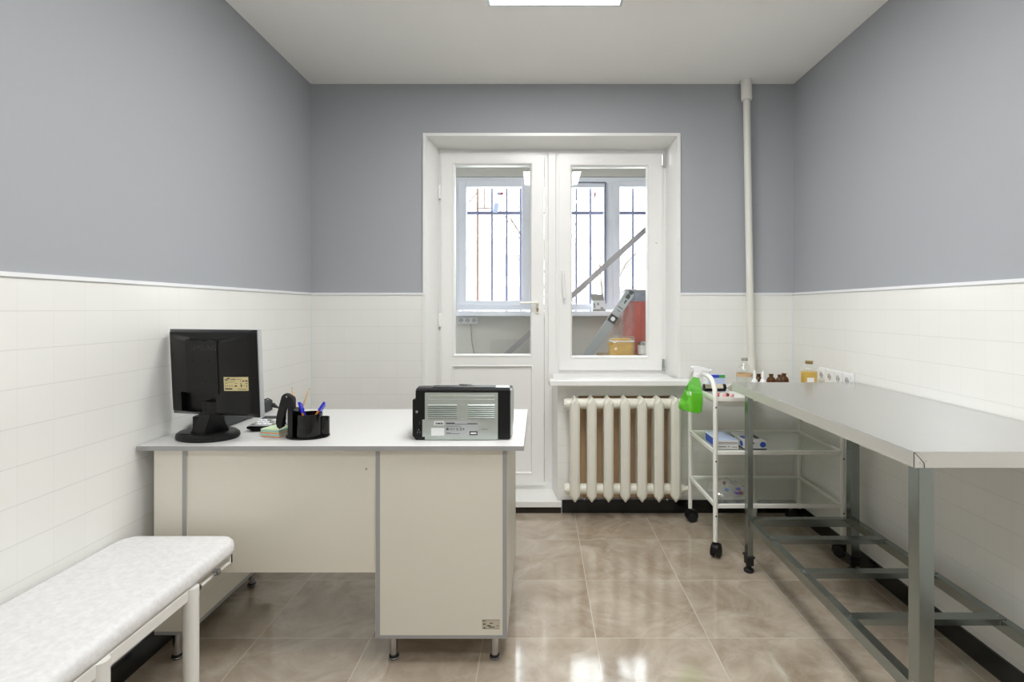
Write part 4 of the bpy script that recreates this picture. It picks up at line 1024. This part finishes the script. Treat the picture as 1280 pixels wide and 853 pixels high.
for px, top, Ya, w, lb_ in ((948.4, 467.4, 2.93, .021, 'small amber glass vial half hidden behind the white dropper bottles'), (964, 467.6, 2.85, .024, 'small amber glass vial standing alone beyond the dropper bottles'), (974.6, 468.4, 2.80, .021, 'small amber glass vial, the lower one of the touching pair'), (980, 466.8, 2.86, .024, 'small amber glass vial, the taller one of the touching pair')):
    x = PX(px, Ya); h = PZ(top, Ya)-S1
    t = bottle('amber_vial', lb_, 'vial', x, Ya, [(0, 0), (w*.94, 0), (w, .004), (w, h-.034), (w*.85, h-.024), (w*.5, h-.016), (w*.42, h-.012), (w*.42, h-.006), (0, h-.006)], 'amber', 'amber glass vials', 24)
    MB().lathe([(0, h-.008), (w*.5, h-.008), (w*.5, h), (0, h)], (x, Ya, S1), 20).build('cap', MT['redcap'] if False else MT['amber'], t)
# boxes and small things near the handle end
xa_, xb_ = PX(886.5, 2.97), PX(906.2, 2.97); zt_ = PZ(469, 2.97)
md = thing('medicine_box', 'white medicine carton with blue and green top band on trolley top', 'box', ((xa_+xb_)/2, 2.99, S1))
MB().box(xa_, xb_, 2.97, 3.02, S1, zt_, .001, 1).build('carton', MT['lblue'], md, smooth=False)
zb2 = PZ(472.6, 2.97)
MB().box(xa_-.0004, xa_+(xb_-xa_)*.62, 2.9694, 2.972, zb2, zt_+.0004).build('blue_band', MT['royal'], md, smooth=False)
MB().box(xa_+(xb_-xa_)*.62, xb_+.0004, 2.9694, 2.972, zb2, zt_+.0004).build('green_band', MT['green'], md, smooth=False)
Yt = 2.86; z = PZ(486.8, Yt); x0, x1 = PX(879, Yt), PX(906.8, Yt); rt = .0195
zt_ = S1+rt+.0005
bt = thing('ointment_tube', 'black cylindrical container with beige label lying on trolley top', 'container', ((x0+x1)/2, Yt, S1))
MB().tube([(x0, Yt, zt_), (x0+.002, Yt, zt_), (x1-.002, Yt, zt_), (x1, Yt, zt_)], [rt-.002, rt, rt, rt-.002], 24).build('body', MT['blackp'], bt)
m = MB(); xs0, xs1 = x0+.006, x1-.018
A = [(Yt-(rt+.0006)*math.cos(a), zt_+(rt+.0006)*math.sin(a)) for a in [math.radians(-5+i*9) for i in range(11)]]
for i in range(10): m.face([(xs0, *A[i]), (xs1, *A[i]), (xs1, *A[i+1]), (xs0, *A[i+1])])
m.build('label', M('beige_label', rgb(206, 196, 176), .5), bt)
x0 = PX(909, 2.9)
m = MB(); t = bmesh.new(); rng = random.Random(2)
for i in range(5):
    for j in range(2): t.verts.new((x0+i*.013+j*.004, 2.86+j*.06, S1+.004+.02*math.sin(PI*i/4)+rng.uniform(0, .006)))
t.verts.ensure_lookup_table()
for i in range(4): t.faces.new((t.verts[2*i], t.verts[2*i+2], t.verts[2*i+3], t.verts[2*i+1]))
ex = bmesh.ops.extrude_face_region(t, geom=t.faces[:]); bmesh.ops.translate(t, vec=(0, 0, -.0035), verts=[v for v in ex['geom'] if isinstance(v, bmesh.types.BMVert)])
m._merge(t); tag(m.build('foil_packet', MT['foil'], at=(x0+.03, 2.89, S1)), 'crumpled grey foil packet beside the black container on trolley top', 'packet')
def vial(p, d, capm, lb_, bodym='bottleglass', L_=.03):
    p = Vector((p[0], p[1], S1+.0095)); d = Vector((d[0], d[1], 0)).normalized()
    t = thing('small_vial', lb_, 'vial', p, 'small vials lying on the trolley top')
    MB().tube([p-d*L_, p-d*.006, p], [.008, .008, .005], 14).build('body', MT[bodym], t)
    MB().tube([p-d*.001, p+d*.009], [.0088, .0085], 16).build('cap', MT[capm], t)
vial((.886+.018, 2.69, 0), (.8, -.5), 'redbright', 'dark small vial with bright red cap lying on trolley top', 'blackp', .02)
vial((.934, 2.672, 0), (-.5, -.8), 'pink', 'small vial with pink cap lying nearest the red cap one')
vial((.953, 2.69, 0), (.1, -.9), 'redcap', 'small vial with dark red cap between two pink capped ones')
vial((.966, 2.662, 0), (.6, -.7), 'pink', 'small vial with pink cap lying farthest from the red cap one')
Yj = 3.0; x = PX(882.8, Yj)
jr = thing('plastic_jar', 'small white plastic jar beside the medicine carton on trolley top', 'jar', (x, Yj, S1))
MB().lathe([(0, 0), (.016, 0), (.0185, .003), (.0185, .040), (0, .040)], (x, Yj, S1), 24).build('body', MT['whitep'], jr)
MB().lathe([(0, .040), (.0195, .040), (.0195, .056), (.018, .058), (0, .058)], (x, Yj, S1), 24).build('lid', MT['whitep'], jr)

# ---- spray bottle hung on the trolley handle (local: neck at origin, body below)
sb = thing('spray_bottle', 'green plastic spray bottle hanging from the trolley handle by its white trigger', 'spray bottle', world=False)
t = bmesh.new(); rings = []
prof = [(.0, -.186, .88), (.055, -.187, .88), (.0595, -.180, .88), (.061, -.165, .9), (.058, -.13, .9), (.048, -.085, .9), (.037, -.048, .92), (.026, -.022, .95), (.0175, -.010, 1), (.0165, 0, 1)]
seg = 40
for rr, z, q in prof[1:]:
    rings.append([t.verts.new((rr*(1+.048*math.cos(8*2*PI*k/seg)*min(1, -z/.06))*math.cos(2*PI*k/seg), .62*rr*(1+.048*math.cos(8*2*PI*k/seg)*min(1, -z/.06))*math.sin(2*PI*k/seg) if rr > .02 else rr*math.sin(2*PI*k/seg), z)) for k in range(seg)])
for A, B in zip(rings, rings[1:]):
    for i in range(seg): t.faces.new((A[i], A[(i+1) % seg], B[(i+1) % seg], B[i]))
t.faces.new(rings[0][::-1]); t.faces.new(rings[-1]); m = MB(); m._merge(t)
m.build('bottle', MT['greenb'], sb, sharp=60)
t = bmesh.new(); rings = []
for rr, z in ((.050, -.183), (.056, -.176), (.0575, -.165), (.054, -.13), (.0445, -.085)):
    rings.append([t.verts.new((rr*math.cos(2*PI*k/seg), .60*rr*math.sin(2*PI*k/seg), z)) for k in range(seg)])
for A, B in zip(rings, rings[1:]):
    for i in range(seg): t.faces.new((A[i], A[(i+1) % seg], B[(i+1) % seg], B[i]))
t.faces.new(rings[0][::-1]); t.faces.new(rings[-1]); m = MB(); m._merge(t)
m.build('liquid', MT['greenl'], sb, sharp=60)
MB().box(-.049, -.024, -.0335, -.0312, -.098, -.078, M4=Matrix.Rotation(math.radians(-22), 4, 'Z') @ Matrix.Rotation(math.radians(-12), 4, 'Y')).build('label', MT['wlabel'], sb, smooth=False)
MB().lathe([(0, -.004), (.0195, -.004), (.0205, 0), (.0195, .016), (.014, .020), (0, .020)], (0, 0, 0), 28).build('collar', MT['whitep'], sb)
hd_ = [(-.022, .020), (.014, .020), (.016, .034), (.050, .036), (.062, .038), (.062, .050), (.040, .054), (.0, .055), (-.03, .050), (-.040, .043), (-.036, .038), (-.024, .034)]
MB().prism(hd_, lambda u, v, w: (u, w, v), -.012, .012, .003).build('spray_head', MT['whitep'], sb)
MB().prism([(.051, .036), (.058, .036), (.061, .018), (.067, .000), (.070, -.014), (.065, -.015), (.060, -.002), (.0545, .016)], lambda u, v, w: (u, w, v), -.006, .006, .0015).build('trigger', MT['whitep'], sb)
MB().cyl((.061, 0, .044), (.070, 0, .044), .0085, 14).build('nozzle', MT['whitep'], sb)
place(sb, (.8295, 2.80, .875), (0, math.radians(11), 0))

# ================================================================== WALL SOCKETS
def sockets(o, n, wx, hz_, M4, body, hole):
    """a strip of n round sockets, local: face towards -Y, along X"""
    m = MB().box(-wx/2, wx/2, 0, .010, -hz_/2, hz_/2, .003, 3); m.xf(M4); m.build('frame', MT[body], o)
    for i in range(n):
        cx = -wx/2+wx*(i+.5)/n
        m = MB().box(cx-wx/n/2+.004, cx+wx/n/2-.004, -.006, .001, -hz_/2+.007, hz_/2-.007, .003, 2); m.xf(M4)
        f_ = m.build('socket_plate', MT[body], o)
        q = Matrix.Translation((cx, -.0055, 0)) @ Matrix.Rotation(PI/2, 4, 'X')
        m = MB().lathe([(.0205, -.0005), (.0205, .0022), (.0185, .0022), (.0178, -.0008)], (0, 0, 0), 28, M4=q); m.xf(M4); m.build('socket_rim', MT[body], f_)
        m = MB().lathe([(0, 0), (.0182, 0), (.0182, .0009), (0, .0009)], (0, 0, 0), 28, M4=q); m.xf(M4); m.build('recess', MT[hole], f_)
        m = MB()
        for s in (-1, 1): m.lathe([(0, .0005), (.0028, .0005), (.0028, .0016), (0, .0016)], (0, 0, 0), 12, M4=q @ Matrix.Translation((s*.0095, 0, 0)))
        m.xf(M4); m.build('pin_hole', MT['hole'], f_)
so = thing('wall_socket_strip', 'white strip of four wall sockets above the steel table', 'socket', (XR, 2.73, .877))
sockets(so, 4, .318, .082, Matrix.Translation((XR-.010, 2.73, .877)) @ Matrix.Rotation(-PI/2, 4, 'Z'), 'socket', 'socket_in')
yw = BY+.008
so2 = thing('balcony_socket_strip', 'white strip of three sockets under the balcony window sill', 'socket', (-.60, BY+.01, 1.13))
sockets(so2, 3, .165, .058, Matrix.Translation((PX(584.5, yw), yw+.001, PZ(400.8, yw)))@Matrix.Identity(4), 'socket', 'socket_in')
m = MB(); m.tube([P(588.5, 405, BY), P(589, 415, BY), P(590, 428, BY), P(592.5, 441, BY), P(593, 470, BY), P(593, 520, BY)], .004, 8)
tag(m.build('cable', MT['cardgrey'], at=P(593, 520, BY)), 'thin grey cable hanging below the balcony sockets', 'cable')

# ================================================================== BALCONY STORAGE
wbn = thing('workbench', 'plain wooden bench standing in the glazed balcony below the stored packs', 'workbench', (.86, 3.8, 0))
MB().box(.44, 1.25, 3.58, 4.10, .86, .89).build('bench_board', MT['wood'], wbn, smooth=False)
for x in (.46, 1.19):
    for y in (3.60, 4.04): MB().box(x, x+.04, y, y+.04, 0, .86).build('leg', MT['wood'], wbn, smooth=False)
# long zinc profile leaning across
prf = thing('metal_profile', 'long zinc coloured metal profile leaning diagonally across the balcony', 'metal profile', (-1.27, 4.165, .02))
Yp = 4.165
a = P(632, 444.5, Yp); b_ = P(808, 286.5, Yp); d = (b_-a).normalized()
p0 = a+d*((.025-a.z)/d.z); p1 = a+d*((1.24-a.x)/d.x)
nrm = Vector((-d.z, 0, d.x)); hw = .021
t = bmesh.new()
sec = [(-hw, 0), (hw, 0), (hw, .022), (hw-.002, .022), (hw-.002, .002), (-hw+.002, .002), (-hw+.002, .022), (-hw, .022)]
A = [t.verts.new(p0+nrm*u+Vector((0, v, 0))) for u, v in sec]; B = [t.verts.new(p1+nrm*u+Vector((0, v, 0))) for u, v in sec]
t.faces.new(A); t.faces.new(B[::-1])
for i in range(8): t.faces.new((A[i], B[i], B[(i+1) % 8], A[(i+1) % 8]))
m = MB(); m._merge(t); m.build('channel', MT['profile'], prf, smooth=False)
m = MB(); t = bmesh.new()
q = .005
A = [t.verts.new(p0+d*.01+nrm*u+Vector((0, v, 0))) for u, v in ((-q, -.0025), (q, -.0025), (q, 0), (-q, 0))]; B = [t.verts.new(p1-d*.01+nrm*u+Vector((0, v, 0))) for u, v in ((-q, -.0025), (q, -.0025), (q, 0), (-q, 0))]
t.faces.new(A); t.faces.new(B[::-1])
for i in range(4): t.faces.new((A[i], B[i], B[(i+1) % 4], A[(i+1) % 4]))
m._merge(t); m.build('rib', MT['profile'], prf, smooth=False)
# spirit level
Yl = 3.86
sl = thing('spirit_level', 'grey aluminium spirit level leaning against the red sack', 'spirit level', (-.3, Yl, 0))
a = P(737.5, 441, Yl); b_ = P(788.5, 365.5, Yl); d = (b_-a).normalized(); nrm = Vector((-d.z, 0, d.x)); p0 = a+d*((.03-a.z)/d.z)
def bar_box(q0, q1, h0, h1, y0, y1, bev=0):
    t = bmesh.new(); vs = []
    for q in (q0, q1):
        for u in (h0, h1):
            for y in (y0, y1): vs.append(t.verts.new(q+nrm*u+Vector((0, y, 0))))
    for f_ in ((0, 1, 3, 2), (4, 6, 7, 5), (0, 4, 5, 1), (2, 3, 7, 6), (0, 2, 6, 4), (1, 5, 7, 3)): t.faces.new([vs[i] for i in f_])
    bmesh.ops.recalc_face_normals(t, faces=t.faces[:])
    if bev: bmesh.ops.bevel(t, geom=t.edges[:], offset=bev, segments=2, affect='EDGES')
    m = MB(); m._merge(t); return m
bar_box(p0, b_, -.033, .033, 0, .022, .003).build('beam', MT['level'], sl)
mid = P(762, 404, Yl)
u0 = (mid-a).dot(d); e0 = a+d*(u0+.008)
bar_box(e0, b_-d*.004, -.030, .030, -.003, 0, .002).build('face_plate', MT['silver'], sl)
bar_box(e0, e0+d*.06, -.031, .031, -.005, -.001, .002).build('vial_block', MT['dgrey'], sl)
c = e0+d*.03+Vector((0, -.006, 0)); MB().lathe([(0, 0), (.016, 0), (.016, .003), (0, .003)], (0, 0, 0), 20, M4=Matrix.Translation(c) @ Matrix.Rotation(PI/2, 4, 'X')).build('vial', MT['wlabel'], sl)
for k, (s_, e_, h0, h1) in enumerate(((.10, .105, -.018, .012), (.125, .132, -.02, .02), (.17, .20, -.012, .0), (.21, .24, -.016, .014), (.25, .28, -.018, .012), (.16, .29, .02, .022))):
    bar_box(e0+d*s_, e0+d*e_, h0, h1, -.0036, -.0028).build('printing', MT['inkgrey'], sl, smooth=False)
c = b_-d*.03+Vector((0, -.0045, 0)); MB().lathe([(.006, 0), (.013, 0), (.013, .002), (.006, .002)], (0, 0, 0), 20, M4=Matrix.Translation(c) @ Matrix.Rotation(PI/2, 4, 'X')).build('hang_hole', MT['inkgrey'], sl)
# red sack in clear plastic
def lumpy(x0, x1, y0, y1, z0, z1, taper, amp, seed, n=10):
    t = bmesh.new(); rng = random.Random(seed); rings = []
    for j in range(n+1):
        s = j/n; z = z0+(z1-z0)*s; k = 1-taper*s
        cx, cy, hx, hy = (x0+x1)/2, (y0+y1)/2, (x1-x0)/2*k, (y1-y0)/2*k
        rings.append([t.verts.new((cx+hx*math.copysign(abs(math.cos(a))**.45, math.cos(a))+rng.uniform(-amp, amp), cy+hy*math.copysign(abs(math.sin(a))**.45, math.sin(a))+rng.uniform(-amp, amp), z+(rng.uniform(-amp, amp) if 0 < j < n else 0))) for a in [2*PI*i/32 for i in range(32)]])
    for A, B in zip(rings, rings[1:]):
        for i in range(32): t.faces.new((A[i], A[(i+1) % 32], B[(i+1) % 32], B[i]))
    t.faces.new(rings[0][::-1]); t.faces.new(rings[-1]); return t
YS = 3.96; sx_, sxx = PX(779, YS), PX(828, YS)
z0, z1 = .89, PZ(362, YS)
sa = thing('plaster_sack', 'tall red paper sack with grey top wrapped in plastic in the balcony', 'sack', ((sx_+sxx)/2, YS+.05, .89))
zm = PZ(377, YS)
m = MB(); m._merge(lumpy(sx_, sxx, YS, YS+.13, z0, zm, .10, .006, 1)); m.build('body', MT['red'], sa, sharp=50)
w_ = (sxx-sx_)*.10/2
m = MB(); m._merge(lumpy(sx_+w_, sxx-w_, YS+.007, YS+.123, zm, z1-.006, .06, .004, 2, 4)); m.build('top_band', MT['sackgrey'], sa, sharp=50)
m = MB(); m._merge(lumpy(sx_+w_+.012, sxx-w_-.012, YS+.02, YS+.11, z1-.006, z1, 0, .003, 3, 2)); m.build('folded_top', MT['wood'], sa, sharp=50)
m = MB(); m._merge(lumpy(sx_-.012, PX(794, YS), YS-.016, YS+.10, z0+.003, z1, .14, .009, 4, 14)); m.build('plastic_wrap', MT['film'], sa, sharp=40)
# yellow pack and clear wrap in front of it
Yk = 3.72
yp_ = thing('yellow_pack', 'yellow fibrous pack with white band in front of the red sack', 'pack', (PX(779, Yk), Yk, .89))
kx0, kx1 = PX(762.5, Yk), PX(793.5, Yk); kz = PZ(425.5, Yk)
m = MB(); m._merge(lumpy(kx0, kx1, Yk, Yk+.14, .89, kz-.012, .05, .004, 8, 8)); m.build('body', MT['yellow'], yp_, sharp=50)
m = MB(); m.box(kx0+.006, kx1-.004, Yk-.003, Yk+.135, kz-.014, kz-.004, .003, M4=None); m.build('white_band', MT['card'], yp_)
m = MB(); m._merge(lumpy(kx0+.012, kx1-.014, Yk+.01, Yk+.13, kz-.005, kz+.008, .1, .002, 9, 3)); m.build('top_fold', MT['yellow'], yp_, sharp=50)
m = MB(); m._merge(lumpy(kx0-.004, kx1+.016, Yk-.012, Yk+.148, .893, kz+.028, .16, .006, 10, 10)); m.build('plastic_wrap', MT['film'], yp_, sharp=40)
cn = thing('metal_can', 'shiny metal can beside the yellow pack in the balcony', 'can', (PX(803, Yk), Yk+.06, .89))
cx = PX(803.8, Yk); 
MB().lathe([(0, 0), (.044, 0), (.046, .003), (.046, .008), (.044, .011), (.044, PZ(428, Yk)-.89-.006), (.046, PZ(428, Yk)-.89-.003), (.046, PZ(428, Yk)-.89), (.041, PZ(428, Yk)-.89), (.040, PZ(428, Yk)-.89-.004), (0, PZ(428, Yk)-.89-.004)], (cx+.018, Yk+.06, .89), 32).build('body', MT['chrome'], cn)
MB().lathe([(.0444, .02), (.0446, .02), (.0446, .085), (.0444, .085)], (cx+.018, Yk+.06, .89), 32).build('label', MT['wlabel'], cn)
# small open carton on the balcony sill
Yc = 4.255; zs = 1.213
oc = thing('small_carton', 'small white carton with raised grey flap on the balcony sill', 'carton', (PX(748, Yc), Yc, zs))
x0, x1 = PX(741, Yc), PX(756.6, Yc); zt_ = PZ(375.8, Yc)
w = .002; m = MB()
m.box(x0, x1, Yc, Yc+w, zs+.001, zt_).box(x0, x1, Yc+.07, Yc+.07+w, zs+.001, zt_).box(x0, x0+w, Yc+w, Yc+.07, zs+.001, zt_).box(x1-w, x1, Yc+w, Yc+.07, zs+.001, zt_).box(x0+w, x1-w, Yc+w, Yc+.07, zs+.001, zs+.003)
m.build('box', MT['card'], oc, smooth=False)
MB().prism([(PX(739.3, Yc), PZ(367.6, Yc)), (PX(755.2, Yc), PZ(368, Yc)), (x1, zt_), (x0, zt_)], lambda u, v, w_: (u, w_, v), Yc+.070, Yc+.072).build('flap', MT['cardgrey'], oc, smooth=False)
m = MB()
for a, b_, c_, d_ in ((.06, .2, .3, .75), (.35, .5, .55, .8), (.62, .8, .2, .4), (.72, .88, .12, .3)):
    m.box(x0+(x1-x0)*a, x0+(x1-x0)*b_, Yc-.0006, Yc, zs+(zt_-zs)*c_, zs+(zt_-zs)*d_)
m.build('printing', MT['cardgrey'], oc, smooth=False)
MB().box(x0-.0006, x1+.0006, Yc-.0008, Yc, zs+.001, zs+.018).build('base_stripe', MT['cardgrey'], oc, smooth=False)

# ================================================================== WORLD + VIEW
w = bpy.data.worlds.new('World'); scene.world = w; w.use_nodes = True
bgd = w.node_tree.nodes['Background']; bgd.inputs[0].default_value = (.93, .96, 1, 1); bgd.inputs[1].default_value = 7.0
vs = scene.view_settings
scene.display_settings.display_device = 'sRGB'
vs.view_transform = 'Standard'; vs.look = 'None'; vs.gamma = 1; vs.exposure = 0.20; vs.use_curve_mapping = False
try:
    scene.cycles.use_denoising = True
    scene.cycles.max_bounces = 14; scene.cycles.diffuse_bounces = 6; scene.cycles.transparent_max_bounces = 16
    scene.cycles.sample_clamp_indirect = 8
except Exception: pass
